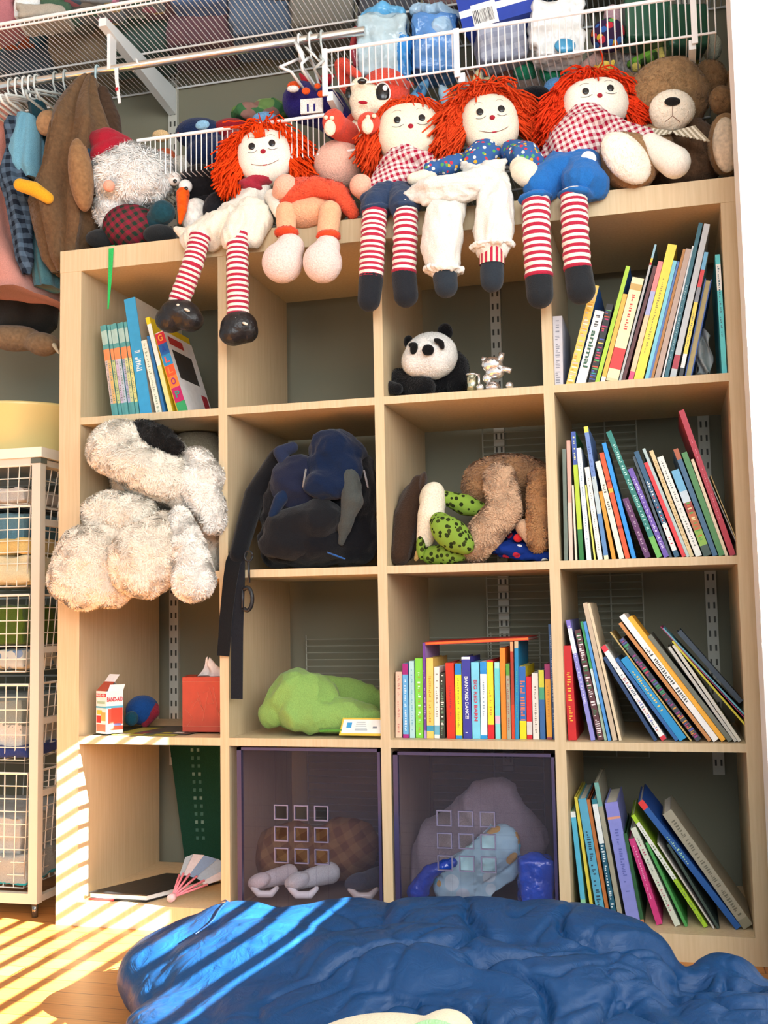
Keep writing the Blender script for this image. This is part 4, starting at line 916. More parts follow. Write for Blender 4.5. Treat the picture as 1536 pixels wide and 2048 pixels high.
blob('front_pocket',[('c',(560,1060,.03,38),(640,1040,.03,46)),('e',590,1080,.03,76,42,40,-8)],'17191d','cloth',t,lump=.004,folds=(.006,14,(1,1,1)))
blob('shoulder_pad',[('c',(560,920,.08,26),(510,990,.05,22),(490,1060,.02,20),(476,1110,.0,18))],'14161a','cloth',t)
blob('grab_loop',[('c',(585,895,.05,12),(560,905,.04,14),(575,935,.04,12))],'242e48','cloth',t)
for (u0,v0,u1,v1,col,nm) in ((612,938,606,975,'8c8a88','zip_pull'),(728,940,736,975,'78767a','zip_pull'),(655,1105,690,1118,'2458a0','blue_tab')):
    a,b=at(u0,v0,y=-.0),at(u1,v1,y=-.0); MB().tube([a,(a+b)/2,b],[.004,.0048,.004],col,8,flat=.4).build(nm,'cloth',t,True)
def strap(parent,pts,w,col,name='strap'):
    mb=MB(); n=len(pts)
    Q=[at(*p[:2],y=p[2]) for p in pts]; ww=[w*sc(q)/2 if not isinstance(w,list) else w[i]*sc(q)/2 for i,q in enumerate(Q)]
    F=[]
    for i,q in enumerate(Q):
        d=Q[min(i+1,n-1)]-Q[max(i-1,0)]; X=np.cross(d,[0,1,0]); X/=np.linalg.norm(X)+1e-9; F.append((q-X*ww[i],q+X*ww[i]))
    vs=[]
    for a,b in F: vs+=[a,b,b+[0,.0025,0],a+[0,.0025,0]]
    fs=[]
    for i in range(n-1):
        o=4*i
        for k in range(4): fs.append((o+k,o+(k+1)%4,o+4+(k+1)%4,o+4+k))
    fs+= [(3,2,1,0),(4*n-4,4*n-3,4*n-2,4*n-1)]
    mb.add(vs,fs,col); return mb.build(name,'cloth',parent)
strap(t,[(478,1100,-.004),(466,1125,-.012),(460,1160,-.012),(452,1230,-.011),(446,1312,-.01)],[34,32,30,27,26],'16181b')
strap(t,[(480,1108,-.008),(478,1160,-.009),(474,1260,-.008),(473,1398,-.006)],[20,24,25,25],'1b1f26')
bk=MB(); c0=at(497,1112,y=-.012); bk.tube([c0+np.array([math.cos(a)*.009,0,math.sin(a)*.011]) for a in np.linspace(0,6.28,17)],.0022,'202226',6)
bk.tube([at(497,1124,y=-.012),at(498,1165,y=-.012)],.003,'26282c',6)
c1=at(494,1198,y=-.012); bk.tube([c1+np.array([math.cos(a)*.012,0,math.sin(a)*.024]) for a in np.linspace(-2.2,2.2,15)],[.0045]*15,'1c1e22',8); bk.tube([c1+[-.010,0,.021],c1+[-.010,0,-.018]],.0022,'30343a',6)
bk.build('carabiner','leather',t,True)
# lime bag with card
t=thing('cloth_bag',at(640,1465,y=.1),'crumpled lime green cloth bag in the third cubby of second column','bag')
LG='86ac5c'
blob('bag_cloth',[('c',(545,1430,.06,26),(590,1380,.08,44),(600,1425,.05,36),(680,1445,.06,24),(745,1440,.08,20)),('c',(600,1370,.14,34),(690,1390,.18,30),(755,1405,.2,22)),('e',605,1400,.09,76,58,60),('e',690,1430,.1,76,32,60)],LG,'cloth',t,lump=.008,lumpf=12,folds=(.012,9,(1.3,1,.8)),smooth=8,voxel=.004)
blob('handle',[('c',(640,1462,.03,3.5),(680,1461,.02,3.5),(700,1463,.02,3))],'5c9838','cloth',t)
t=thing('card',at(720,1470,y=.01),'white card with yellow border lying against the lime green bag','card')
a=at(678,1471,y=.012); X=at(761,1472,y=.010)-a; up=at(686,1436,y=.035)-a; n=np.cross(X,up); n/=np.linalg.norm(n)
MB().obox(a,X,up,-n*-.0008,'e0c048').build('card_stock','print',t)
n_=n*(1 if n[1]<0 else -1)
MB().obox(a+X*.04+up*.12+n_*.0012,X*.96,up*.78,n_*.0003,'f0f0ea').obox(a+X*.14+up*.42+n_*.0017,X*.12,up*.3,n_*.0003,'3c98d0').build('printed_face','print',t)
q=MB()
for k in range(5): q.obox(a+X*.36+up*(.28+.11*k)+n_*.0017,X*(.3-.02*k),up*.04,n_*.0003,'a0b0b8')
q.obox(a+X*.78+up*.4+n_*.0017,X*.1,up*.1,n_*.0003,'808890'); q.build('small_print','print',t)
# first aid box
t=thing('bandage_box',at(215,1465,y=.03),'red and white bandage carton with open flap in the third left cubby','box')
zf=ZS[3]+.0035; p0=at(192,1463,y=.035); p1=at(212,1467,y=.018); p2=at(246,1458,y=.045)
p0=np.array([p0[0],p0[1],zf]); p1=np.array([p1[0],p1[1],zf]); p2=np.array([p2[0],p2[1],zf]); H=np.array([0,0,.092])
def panel(parent,a,b,strips,name='panel'):
    X=b-a; n=np.cross(X,H); n/=np.linalg.norm(n); q=MB()
    for (x0,x1,z0,z1,c_) in strips: q.obox(a+X*x0+H*z0+n*.0004,X*(x1-x0),-n*.0003,H*(z1-z0),c_)
    return q.build(name,'print',parent),X,n
p3=p2+(p0-p1); q=MB(); q.add([p0,p1,p2,p3,p0+H,p1+H,p2+H,p3+H],[(0,1,5,4),(1,2,6,5),(2,3,7,6),(3,0,4,7),(3,2,1,0)],'eceff0'); q.build('carton','print',t)
o1,X1,n1=panel(t,p0,p1,[(0,1,.86,.94,'d04048'),(0,1,.60,.64,'58b0d0'),(.05,.95,.05,.22,'d87860'),(.05,.5,.25,.42,'d03838'),(.5,.95,.3,.5,'e8b060'),(.1,.6,.45,.55,'e8c850'),(.1,.9,.7,.76,'a8c8b0')],'side_print')
o2,X2,n2=panel(t,p1,p2,[(0,1,.60,.65,'58b0d0'),(.3,.98,.22,.6,'c8402c'),(.12,.3,.22,.58,'d85040'),(.2,1,.08,.18,'c8503c'),(.3,.9,.18,.24,'8088c8')],'front_print')
text('BAND-AID',p1+X2*.5+H*.80+n2*.001,X2,H,.0130,'c02030',t,'box_lettering',width=np.linalg.norm(X2)*.92,bold=.03)
text('BAND-AID',p0+X1*.5+H*.90+n1*.001,X1,H,.006,'f0e8e8',t,'box_lettering',width=np.linalg.norm(X1)*.85,bold=.03)
q=MB(); rd=(p0+p3)/2+H+[0,0,.018]; rd2=(p1+p2)/2+H+[0,0,.018]
q.add([p0+H,p1+H,(p1+p2)/2+H+[0,0,.02],(p0+p3)/2+H+[0,0,.02],p3+H,p2+H],[(0,1,2,3)],'b8503c'); q.add([p3+H,p2+H,(p1+p2)/2+H+[0,0,.02],(p0+p3)/2+H+[0,0,.02]],[(0,1,2,3)],'e8ecee')
q.obox((p0+p3)/2+H+[0,0,.02],(p1+p2)/2-(p0+p3)/2,(.0005,.0005,0),np.array([.012,.0,.016]),'dfe8f2'); q.obox(p1+H+X2*.1,X2*.9,(0,.0006,0),np.array([.004,.002,.014]),'e8eef4'); q.build('open_flap','print',t)
# blue ball shaped toy behind
t=simple('toy_ball','blue toy ball with a red band behind the bandage carton',[('ball',[('e',285,1420,.2,34,30,30)],'1c4c90'),('band',[('c',(290,1448,.19,8),(310,1425,.19,10),(312,1412,.2,6))],'902838')],y=.2,cat='toy',grp=''); t.pop('group',None)
t=simple('toy_block','small dark teal toy block under the blue ball',[('block',[('e',263,1437,.13,14,15,12)],'1c4a5c')],y=.13,cat='toy',grp=''); t.pop('group',None)
# tissue box
t=thing('tissue_box',at(395,1462,y=.12),'square red tissue box with a white tissue standing out of it','tissue box')
zf=ZS[3]+.0045; c0=np.array([*at(365,1462,y=.07)[:2],zf]); X=np.array([.102,.0,0]); Y=np.array([-.03,.10,0])
x1=XS[2]-.004; X=np.array([min(.112,x1-c0[0]),0.0,0]); Hh=.118
q=MB(); q.obox(c0,X,Y,(0,0,Hh),'bc4a36'); q.build('carton','print',t,bevel=.002)
q=MB()
for k in range(7):
    a0=c0+X*(.1+.13*k)-[0,.0006,0]
    q.tube([c0+X*(.1+.11*k)+[0,-.0006,.012+.1*((k*.37)%1)],c0+X*(.15+.11*k)+[.008,-.0006,.03+.07*((k*.61)%1)],c0+X*(.05+.13*k)+[0,-.0006,.05+.05*((k*.23)%1)]],.0006,'d87860',4)
for z_ in (.012,.108): q.tube([c0+[0,-.0006,z_],c0+X+[0,-.0006,z_]],.0006,'dc8068',4)
q.build('leaf_embossing','print',t)
sl=MB(); sl.ell(c0+X*.5+Y*.5+[0,0,Hh+.0005],(.03,.02,.001),'3a2020'); sl.build('slot','print',t)
tc_=c0+X*.55+Y*.35+[0,0,Hh-.002]
q=MB()
def tis(a,b):
    w=.030*(1-b)**.7+.003; f=math.sin(a*9)*.006*(1-b*.5)
    return tc_+np.array([(a-.5)*2*w+ .006*math.sin(b*4), f+.004*math.sin(a*5+b*3), .045*b*(1-.35*abs(math.sin(a*4.2)))])
q.grid(tis,22,12,'f0e4dc',thick=.0006); q.build('tissue','paper',t,True)
# magazines under the tissue box
mg=[((.070,.03),(.16,.02),(-.02,.17),'2c3428','thin dark green magazine lying under the bandage carton','0'),((.12,.02),(.15,.0),(.0,.15),'b8b040','yellow and black leaflet under the tissue box','1'),((.16,.05),(.13,-.015),(.02,.14),'585048','grey brown leaflet on top of the yellow one','2')]
for i,(o_,X_,Y_,c_,l_,k_) in enumerate(mg):
    z_=ZS[3]+.0002+.0011*i; t=thing('leaflet',(o_[0],o_[1],z_),l_,'magazine','loose leaflets in the third left cubby')
    q=MB(); q.obox((o_[0],o_[1],z_),(*X_,0),(*Y_,0),(0,0,.0009),c_)
    for k in range(4): q.obox((o_[0]+X_[0]*(.08+.2*k),o_[1]+X_[1]*(.08+.2*k)+.006+.012*(k%2),z_+.0009),(X_[0]*.16,X_[1]*.16,0),(Y_[0]*.12,Y_[1]*.12,0),(0,0,.0001),['c8c040','e8e4d8','a04030','3a4a50'][(k+i)%4])
    q.build('printed_sheet','print',t)
# bottom left cubby: laptop-like black folder, paper fan, green panel
t=thing('ring_binder',at(250,1800,y=.08),'black folder with white pages and red corner lying in the bottom left cubby','folder')
z0=ZS[1]; A0=np.array([.068,.022,z0]); X=np.array([.135,.0,0]); Y=np.array([.09,.19,0])
q=MB(); q.obox(A0+[.0,.0,.001],X,Y,(0,0,.003),'202022'); q.obox(A0+[0,0,.014],X,Y,(0,0,.003),'222224'); q.obox(A0+[0,-.004,.001],np.array([.06,0,0]),(0,.003,0),(0,0,.003),'d03030'); q.build('cover','print',t)
MB().obox(A0+[.001,.003,.0045],X*.985,Y*.97,(0,0,.009),'f0f0ec').build('page_block','paper',t)
t=thing('paper_fan',at(345,1810,y=.03),'pink ribbed folding fan with blue grey paper leaning in the bottom left cubby','fan')
pv=at(344,1800,y=.028); pv[2]=max(pv[2],z0+.012)
q=MB(); q.tube([pv-[0,.008,0],pv+[0,.008,0]],.0085,'f4c8d0',12); q.build('pivot','gloss',t,True)
TP=[(358,1752,.07),(366,1749,.07),(378,1750,.075),(392,1754,.08),(406,1762,.08),(412,1770,.08)]
dirs=[at(u,v,y=y)-pv for u,v,y in TP]
for d_ in dirs: MB().tube([pv,pv+d_*.5,pv+d_*1.05],[.0020,.0026,.0026],'e88898',6).build('rib','gloss',t,True)
q=MB()
for k in range(5):
    def E(i,f):
        f=min(f,(XS[2]-.003-pv[0])/max(dirs[i][0],1e-3)); return pv+dirs[i]*f
    P_=[E(k,.95),E(k+1,.95),E(k+1,1.9),E(k,1.9)]; off=np.array([0,.002*(k%2)+.001,0])
    q.add([p+off for p in P_]+[p+off+[0,.0008,0] for p in P_],[(0,1,2,3),(7,6,5,4),(0,4,5,1),(3,2,6,7)],['98a8b8','c8c0c4','7890b0'][k%3])
q.build('leaf_paper','paper',t)
gp=thing('pegboard_panel',(.3,.41,.0),'dark green plastic panel standing behind the bottom left cubby','panel')
a,b,c_,d_=at(372,1740,y=.40),at(470,1740,y=.40),at(470,1480,y=.40),at(338,1480,y=.40)
q=MB(); q.add([a,b,c_,d_]+[p+[0,.006,0] for p in (a,b,c_,d_)],[(0,1,2,3),(7,6,5,4),(0,4,5,1),(2,6,7,3),(3,7,4,0),(1,5,6,2)],'1c4434'); q.build('sheet','cloth',gp)
q=MB()
for k in range(12):
    for s in (0,1): p=at(384+s*12+k*1.0,1500+k*16,y=.3995); q.box(p-[.0035,.0006,.004],p+[.0035,.0002,.004],'4c7468' if k%3 else '7c9c90')
q.build('perforations','cloth',gp)  # pale marks standing in for the wall standard showing through the sheet
# wire grids leaning behind the bookcase
def grid_panel(x0,x1,z0,z1,label,hp=.022):
    t=thing('wire_grid',((x0+x1)/2,.412,z0),label,'wire grid','white wire grids leaning on the wall behind the bookcase'); q=MB(); y=.411
    for x in (x0,x1,(x0*.55+x1*.45),(x0*.2+x1*.8)): q.tube([(x,y,z0),(x,y,z1)],.0018,'a8a898',5)
    z=z0
    while z<=z1+.001: q.tube([(x0,y-.002,z),(x1,y-.002,z)],.0012,'a0a090',4,False); z+=hp
    q.build('wires','wire',t)
a=at(612,1270,y=.41); b=at(1095,1240,y=.41); grid_panel(a[0],b[0]-.02,.0,a[2],'white wire grid behind the lime green bag',.0165)
a=at(1138,845,y=.41); b=at(1272,845,y=.41); grid_panel(b[0]-.36,b[0],.32,a[2],'taller white wire grid behind the right hand cubbies',.0165)
# panda and little metal figures
t=simple('panda_plush','black and white panda plush in the top cubby of third column',[('head',[('e',862,712,.06,54,48,46,-5),('e',838,722,.05,36,34,34)],'e9e8e2',dict(fur=(5000,.004,.0012,.1,'e9e8e2'))),
 ('body',[('e',860,762,.12,62,42,50),('c',(905,735,.12,34),(915,770,.1,24)),('c',(800,765,.09,28),(850,775,.05,22))],'141416',dict(fur=(5000,.006,.0013,.1,'141416'))),('ear',[('e',890,664,.1,16,18,12)],'121214'),('ear',[('e',817,684,.1,10,14,12)],'121214'),
 ('eye_patch',[('e',828,697,.012,8,13,5,15),('e',826,690,.014,10,6,5)],'161616',dict(voxel=.0016)),('eye_patch',[('e',878,683,.012,12,6,5,25),('e',883,690,.014,6,10,5,-20)],'161616',dict(voxel=.0016)),('nose',[('e',856,700,.002,13,12,7)],'121214'),
 ('foot',[('c',(780,775,.05,14),(795,778,.04,12))],'141416')],y=.08,grp=''); t.pop('group',None)
t=thing('metal_figurine',at(985,775,y=.03),'polished silver animal figurine with a ball head beside the panda','figurine')
q=MB(); c0=at(984,737,y=.03); c0s=sc(c0); zf=ZS[7]
for (u,v,r,rv) in ((984,730,22,17),(990,745,20,14),(975,757,10,10)): q.ell(at(u,v,y=.03),(r*c0s,r*c0s*.8,rv*c0s),'ffffff')
q.tube([at(1000,722,y=.03),at(1004,706,y=.03)],[.006,.0065],'ffffff',10); q.tube([at(974,720,y=.03),at(964,718,y=.03)],[.005,.006],'ffffff',10); q.tube([at(1000,735,y=.025),at(1022,742,y=.02)],[.006,.006],'ffffff',10)
q.build('head','metal',t,True)
q=MB(); b0=np.array([*at(985,765,y=.03)[:2],zf]); q.tube([b0,b0+[0,0,.018]],[.018,.014],'e8e0dc',16); q.build('body','metal',t,True)
q=MB(); 
for u in (960,1019): p=np.array([*at(u,768,y=.02)[:2],zf+.0085]); q.ell(p,(.008,.008,.008),'ffffff')
q.build('foot','metal',t,True)
t=thing('metal_cup',at(948,778,y=.04),'small silver cup with side post between the panda and figurine','cup')
b0=np.array([*at(944,778,y=.04)[:2],zf]); q=MB(); q.tube([b0,b0+[0,0,.040]],[.0105,.0105],'d8d8b8',18,True); q.tube([b0+[0,0,.039],b0+[0,0,.0425]],[.0125,.0125],'ffffff',18); q.build('barrel','metal',t,True)
q=MB(); q.tube([b0+[.016,-.004,.014],b0+[.016,-.004,.041]],.0028,'ffffff',8); q.tube([b0+[.008,-.002,.039],b0+[.017,-.004,.039]],.0022,'ffffff',8); q.build('handle','metal',t,True)
# turtle, tan plush, blue cloth
GS=spotted('green_tortoise_print','7c9c3c',['2c3418','38401c','242c14'],95,.42)
t=thing('turtle_plush',at(880,1125,y=.06),'turtle plush on its side, brown shell, cream belly and spotted green flippers','soft toy')
blob('shell',[('c',(800,1110,.05,22),(812,1040,.08,30),(838,965,.1,16)),('e',818,1045,.12,32,80,60,8),('e',845,970,.1,9,28,30,10)],'3c2c22','plush',t)
blob('belly',[('c',(868,985,.05,22),(862,1030,.04,28),(850,1080,.04,18)),('e',866,1000,.06,28,36,36)],'e8e2cc','plush',t)
for P_,n in (([('c',(880,1045,.01,22),(905,1065,-.0,28),(930,1090,.0,20)),('e',903,1068,.0,48,32,26,38)],'flipper'),([('c',(890,995,.06,14),(930,1010,.07,22),(965,1020,.08,14))],'flipper'),([('c',(860,1110,.04,18),(895,1108,.03,22),(920,1110,.03,14))],'flipper'),([('e',842,1095,.03,10,26,16,0)],'flipper')): blob(n,P_,'ffffff',GS,t)
blob('tail',[('c',(838,1105,.03,8),(832,1118,.03,5))],'b09058','plush',t)
simple('dog_plush','limp tan fleece dog plush slumped at the back of the turtle cubby',[('body',[('e',1015,955,.16,90,46,70),('e',965,975,.14,42,50,50),('e',1060,985,.2,50,60,60)],'a47c58',dict(fur=(8000,.008,.003,.3,'a8805c'))),
 ('leg',[('c',(1000,960,.08,34),(1010,1020,.05,34),(975,1060,.04,36),(950,1095,.04,30)),],'cca888',dict(fur=(9000,.009,.003,.3,'cca888'))),
 ('leg',[('c',(1078,960,.08,24),(1078,1030,.05,24),(1076,1085,.04,20)),],'b08258',dict(fur=(4500,.008,.003,.3,'b08258'))),('ear',[('c',(1048,1055,.06,18),(1062,1080,.05,12))],'c8a484')],y=.12,grp='').pop('group',None)
blue=thing('cloth',at(1030,1120,y=.08),'royal blue printed cloth with a red dot under the tan dog plush','cloth')
blob('folded_cloth',[('e',1035,1102,.1,66,18,60),('e',1050,1085,.13,44,30,50),('c',(1000,1112,.06,8),(1095,1112,.05,9))],'ffffff',spotted('royal_blue_print','16307c',['16307c','16307c','c83048','16307c','e8e8e8','2c8060'],42,.33),blue,folds=(.008,14,(1,1,1)))
blob('red_dot',[('e',1036,1076,.06,10,9,4)],'d02c30','cloth',blue,voxel=.0016)
# plastic bag among books
t=thing('plastic_bag',at(1410,745,y=.05),'crumpled clear plastic bag between the slanting books and the turquoise book','bag')
m,N_,L_,b_=mtree('clear_film'); b_.inputs['Base Color'].default_value=(.6,.66,.68,1); b_.inputs['Roughness'].default_value=.2; b_.inputs['Alpha'].default_value=.35
q=MB()
def bagf(a,b):
    p=at(1395+30*a-6*b,748-95*b*(1-.3*abs(a-.5)),y=.05); return p+np.array([.004*math.sin(b*9+a*4),.012*math.sin(a*7+b*5)+.01*b,.003*math.sin(a*11)])
q.grid(bagf,16,18,'c8d0d0',thick=.0005); q.build('film',m,t,True)
# ------------------------------------------------------------------ translucent drawers
def bin_(cell,label,ylo):
    x0,x1=XS[1+2*cell]+(.016 if cell==1 else .004),XS[2+2*cell]-.003; z0,z1=ZS[1]+.002,ZS[2]-(.003 if cell==1 else .008); y0,y1=.006,.34
    t=thing('storage_drawer',((x0+x1)/2,y0,z0),label,'drawer','translucent purple plastic drawers')
    m,N,L,b=mtree('smoky_purple_plastic')
    tr=N.new('ShaderNodeBsdfTransparent'); tr.inputs[0].default_value=(.90,.89,.93,1); mx=N.new('ShaderNodeMixShader'); mx.inputs[0].default_value=.08
    b.inputs['Base Color'].default_value=(*lin('74707e'),1); b.inputs['Roughness'].default_value=.3
    L.new(tr.outputs[0],mx.inputs[1]); L.new(b.outputs[0],mx.inputs[2]); L.new(mx.outputs[0],N['Material Output'].inputs[0])
    W_=x1-x0; cx=x0+W_*.45; s=.026; p=.0435; zc=z0+(z1-z0)*.47
    xs=[x0]+sum([[cx+(k-1)*p-s/2,cx+(k-1)*p+s/2] for k in range(3)],[])+[x1]; zs=[z0]+sum([[zc+(k-1)*p-s/2,zc+(k-1)*p+s/2] for k in range(3)],[])+[z1]
    q=MB()
    for i in range(7):
        for j in range(7):
            if i%2 and j%2: continue
            q.box((xs[i],y0,zs[j]),(xs[i+1],y0+.0025,zs[j+1]),'ffffff')
    q.build('front_panel',m,t)
    q=MB(); e=.006
    for i in range(3):
        for j in range(3):
            a,b_,c,d=xs[1+2*i],xs[2+2*i],zs[1+2*j],zs[2+2*j]; k=.0022
            for A,B in (((a-k,y0-.002,c-k),(a,y0+.004,d+k)),((b_,y0-.002,c-k),(b_+k,y0+.004,d+k)),((a,y0-.002,c-k),(b_,y0+.004,c)),((a,y0-.002,d),(b_,y0+.004,d+k))): q.box(A,B,'7c7894')
    q.build('hole_rims','gloss',t)
    q=MB()
    for A,B in (((x0,y0-.003,z0),(x0+e*1.6,y0+.009,z1)),((x1-e,y0-.003,z0),(x1,y0+.009,z1)),((x0,y0-.003,z0),(x1,y0+.009,z0+e)),((x0,y0-.003,z1-e),(x1,y0+.009,z1))): q.box(A,B,'3e3a5c')
    q.build('rim','gloss',t)
    q=MB()
    for A,B in (((x0,y0+.01,z0),(x0+.002,y1,z1)),((x1-.002,y0+.01,z0),(x1,y1,z1)),((x0,y1,z0),(x1,y1+.002,z1)),((x0,y0+.01,z0),(x1,y1,z0+.002))): q.box(A,B,'ffffff')
    q.build('tray',m,t); return x0,x1,z0
bin_(1,'smoky purple plastic drawer with nine square holes holding white shoes',0)
x0,x1,z0=bin_(2,'smoky purple plastic drawer with nine square holes holding nappy packages',0)
def shoe(u,v,y,label,col,sole,k=1.0,yaw=0):
    t=thing('shoe',at(u,v,y=y),label,'shoe','shoes in the left drawer')
    blob('upper',[('c',(u-26*k,v-2*k,y,14*k),(u+5*k,v-12*k,y+.03,17*k),(u+38*k,v-20*k,y+.07,20*k)),('e',u-22*k,v-6*k,y,24*k,15*k,18*k,-20)],col,'cloth',t)
    blob('toe_cap',[('c',(u-34*k,v+8*k,y-.012,6*k),(u-22*k,v+20*k,y-.018,7*k),(u+2*k,v+20*k,y-.012,7*k),(u+14*k,v+8*k,y,5*k))],sole,'gloss',t)
    return t
shoe(540,1768,.06,'white shoe with curved toe, leftmost seen through the left drawer','e4dcdc','f2f0ee')
shoe(618,1768,.06,'white shoe with grey side, middle one seen through the left drawer','d8dcdc','f4f2f0',1.1)
shoe(738,1770,.06,'black and white shoe at the right side of the left drawer','3c4450','c8c0b8',1.1)
t=simple('blanket','brown and orange woven blanket behind the white shoes in the left drawer',[('folded_cloth',[('e',570,1700,.2,80,50,60,-15),('e',680,1700,.22,80,60,60,-15)],'ffffff',dict(mat=gingham('brown_orange_weave','6c4a34','8c6a48',30,(0,.6,0)),folds=(.01,10,(1,1,1))))],cat='blanket',grp='',y=.2); t.pop('group',None)
t=simple('blanket','grey mauve crumpled fabric filling the back of the right drawer',[('folded_cloth',[('c',(850,1740,.2,60),(930,1650,.18,60),(990,1600,.18,45),(1050,1680,.2,50)),('e',950,1710,.22,130,80,60)],'94888c',dict(mat='cloth',folds=(.014,8,(1,1,1))))],cat='blanket',grp='',y=.2); t.pop('group',None)
t=simple('nappy_package','pale aqua printed plastic package tilted in the right drawer',[('wrap',[('c',(900,1770,.08,34),(1000,1690,.09,42)),('b',965,1735,.09,72,52,22,-40),('e',915,1775,.08,50,34,34)],'ffffff',dict(mat=spotted('aqua_film_print','a8ccd8',['68b8c8','c8dce0','d0a868','a8ccd8','b8c8d0'],26,.42,.25),folds=(.006,16,(1,1,1))))],cat='package',grp='',y=.08); t.pop('group',None)
t=simple('plastic_package','bright blue plastic roll standing at right in the right drawer',[('wrap',[('c',(1072,1740,.06,36),(1072,1790,.06,38)),('b',1072,1768,.06,34,52,30)],'1c54c8',dict(mat='plastic_wrap',folds=(.004,20,(1,1,1))))],cat='package',grp='',y=.06); t.pop('group',None)
t=simple('plastic_package','deep blue plastic bag sliding down the left of the right drawer',[('wrap',[('c',(905,1725,.05,10),(860,1745,.05,16),(835,1785,.05,22)),],'1846b4',dict(mat='plastic_wrap',folds=(.004,20,(1,1,1))))],cat='package',grp='',y=.06); t.pop('group',None)
# ------------------------------------------------------------------ sleeping bag on the floor
def wob(v,f,lo,hi): return v
def bag_disp(v):
    d=[]
    for p in v:
        a=noise.noise(Vector((p[0]*4.5+p[1]*3,p[1]*6,p[2]*4)))*.022
        w=Vector((noise.noise(Vector(p*5)),noise.noise(Vector(p*5+4)),0))*.5
        q=Vector((p[0]*6-p[1]*5,p[1]*7+p[0]*4,p[2]*2))+w; n1=noise.noise(q); b=-max(0,1-abs(n1)*7)**1.5*.022
        q2=Vector((p[0]*15-p[1]*13,p[1]*9+p[0]*8,p[2]*4))+w*2; n2=noise.noise(q2); c=-max(0,1-abs(n2)*5)**1.5*.0075
        front=min(1,max(0,(-.30-p[1])*9)); right=min(1,max(.15,(p[0]-.62)*3))
        d.append(a+(b+c)*(.25+.75*front)*right+noise.noise(Vector((p[0]*50,p[1]*30,p[2]*40)))*.0008)
    return np.array(d)
mb=MB()
for (c,r) in (((.51,-.40,.060),(.115,.15,.075)),((.60,-.37,.068),(.15,.16,.092)),((.75,-.36,.075),(.2,.17,.100)),((.95,-.36,.080),(.24,.17,.108)),((1.12,-.36,.078),(.2,.17,.106)),((1.20,-.37,.075),(.12,.17,.098)),((1.245,-.37,.066),(.070,.15,.092)),
              ((.70,-.50,.075),(.2,.15,.092)),((.90,-.52,.080),(.24,.15,.10)),((1.10,-.52,.075),(.2,.15,.095)),((.58,-.50,.05),(.13,.12,.07)),((.80,-.62,.06),(.3,.16,.075)),((1.1,-.62,.06),(.26,.16,.075)),
              ((1.37,-.33,.05),(.07,.10,.075)),((1.42,-.38,.035),(.09,.12,.055)),((1.50,-.44,.05),(.12,.13,.075)),((1.6,-.44,.05),(.14,.16,.085)),((1.42,-.54,.05),(.2,.16,.065))): mb.ell(c,r,'ffffff',None,28,18)
v,f=remesh(mb,.0052,10); N_,_,_=vnormals(v,f); v=v+N_*bag_disp(v)[:,None]; v[:,2]=np.maximum(v[:,2],.0015)
m,N,L,b=mtree('navy_nylon'); tc=N.new('ShaderNodeTexCoord'); n=N.new('ShaderNodeTexNoise'); n.inputs['Scale'].default_value=26; n.inputs['Detail'].default_value=6; n.inputs['Distortion'].default_value=1.5
L.new(tc.outputs['Object'],n.inputs['Vector']); bu=N.new('ShaderNodeBump'); bu.inputs['Strength'].default_value=.5; bu.inputs['Distance'].default_value=.008; L.new(n.outputs['Fac'],bu.inputs['Height']); L.new(bu.outputs[0],b.inputs['Normal'])
b.inputs['Base Color'].default_value=(*lin('114070'),1); b.inputs['Roughness'].default_value=.42; b.inputs['Specular IOR Level'].default_value=.3
sb=thing('sleeping_bag',(.9,-.45,0),'rumpled navy blue nylon sleeping bag on the floor in front of the bookcase','sleeping bag')
mk('shell',v,f,[(1,1,1)]*len(f),m,sb,True)
def onbag(x,y):
    k=np.argmax(v[:,2]-40*((v[:,0]-x)**2+(v[:,1]-y)**2)); d=(v[:,0]-x)**2+(v[:,1]-y)**2; i=np.where(d<.0002)[0]
    return max(v[i,2]) if len(i) else v[k,2]
for pts in ([(.50,-.28),(.55,-.36),(.56,-.44),(.55,-.52)],):
    P_=[np.array([x,y,onbag(x,y)+.0005]) for x,y in [(pts[i][0]*(1-t)+pts[i+1][0]*t,pts[i][1]*(1-t)+pts[i+1][1]*t) for i in range(len(pts)-1) for t in (0,.25,.5,.75)]]
    MB().tube(P_,.0016,'14305a',5).build('seam','shiny_cloth',sb,True)
# cushion with lace at the bottom edge
t=thing('cushion',at(880,2048,y=-.85),'cream cushion edged with pale green lace at the bottom edge of the photo','cushion')
cu=at(880,2113,y=-.86); s=sc(cu); q=MB(); q.ell(cu,(75*s,.10,74*s),'f'*6,None,24,14); q.ell(cu+[-.06,0,-.012],(.12,.10,.047),'f'*6,None,24,14)
vv,ff=remesh(q,.005,8); vv[:,2]=np.maximum(vv[:,2],.001); mk('cover',vv,ff,[lin('e4dcc0')]*len(ff),'cloth',t,True)
q=MB()
for k in range(30):
    a=math.pi*(.12+.72*k/29); p=cu+np.array([math.cos(a)*77*s,-.02,math.sin(a)*76*s]); q.ell(p,(.0042,.0042,.0042),'a4d8a0',None,8,6); q.ell(p-[0,.003,.007],(.003,.003,.003),'bce4b4',None,8,6)
q.build('lace_trim','cloth',t,True)
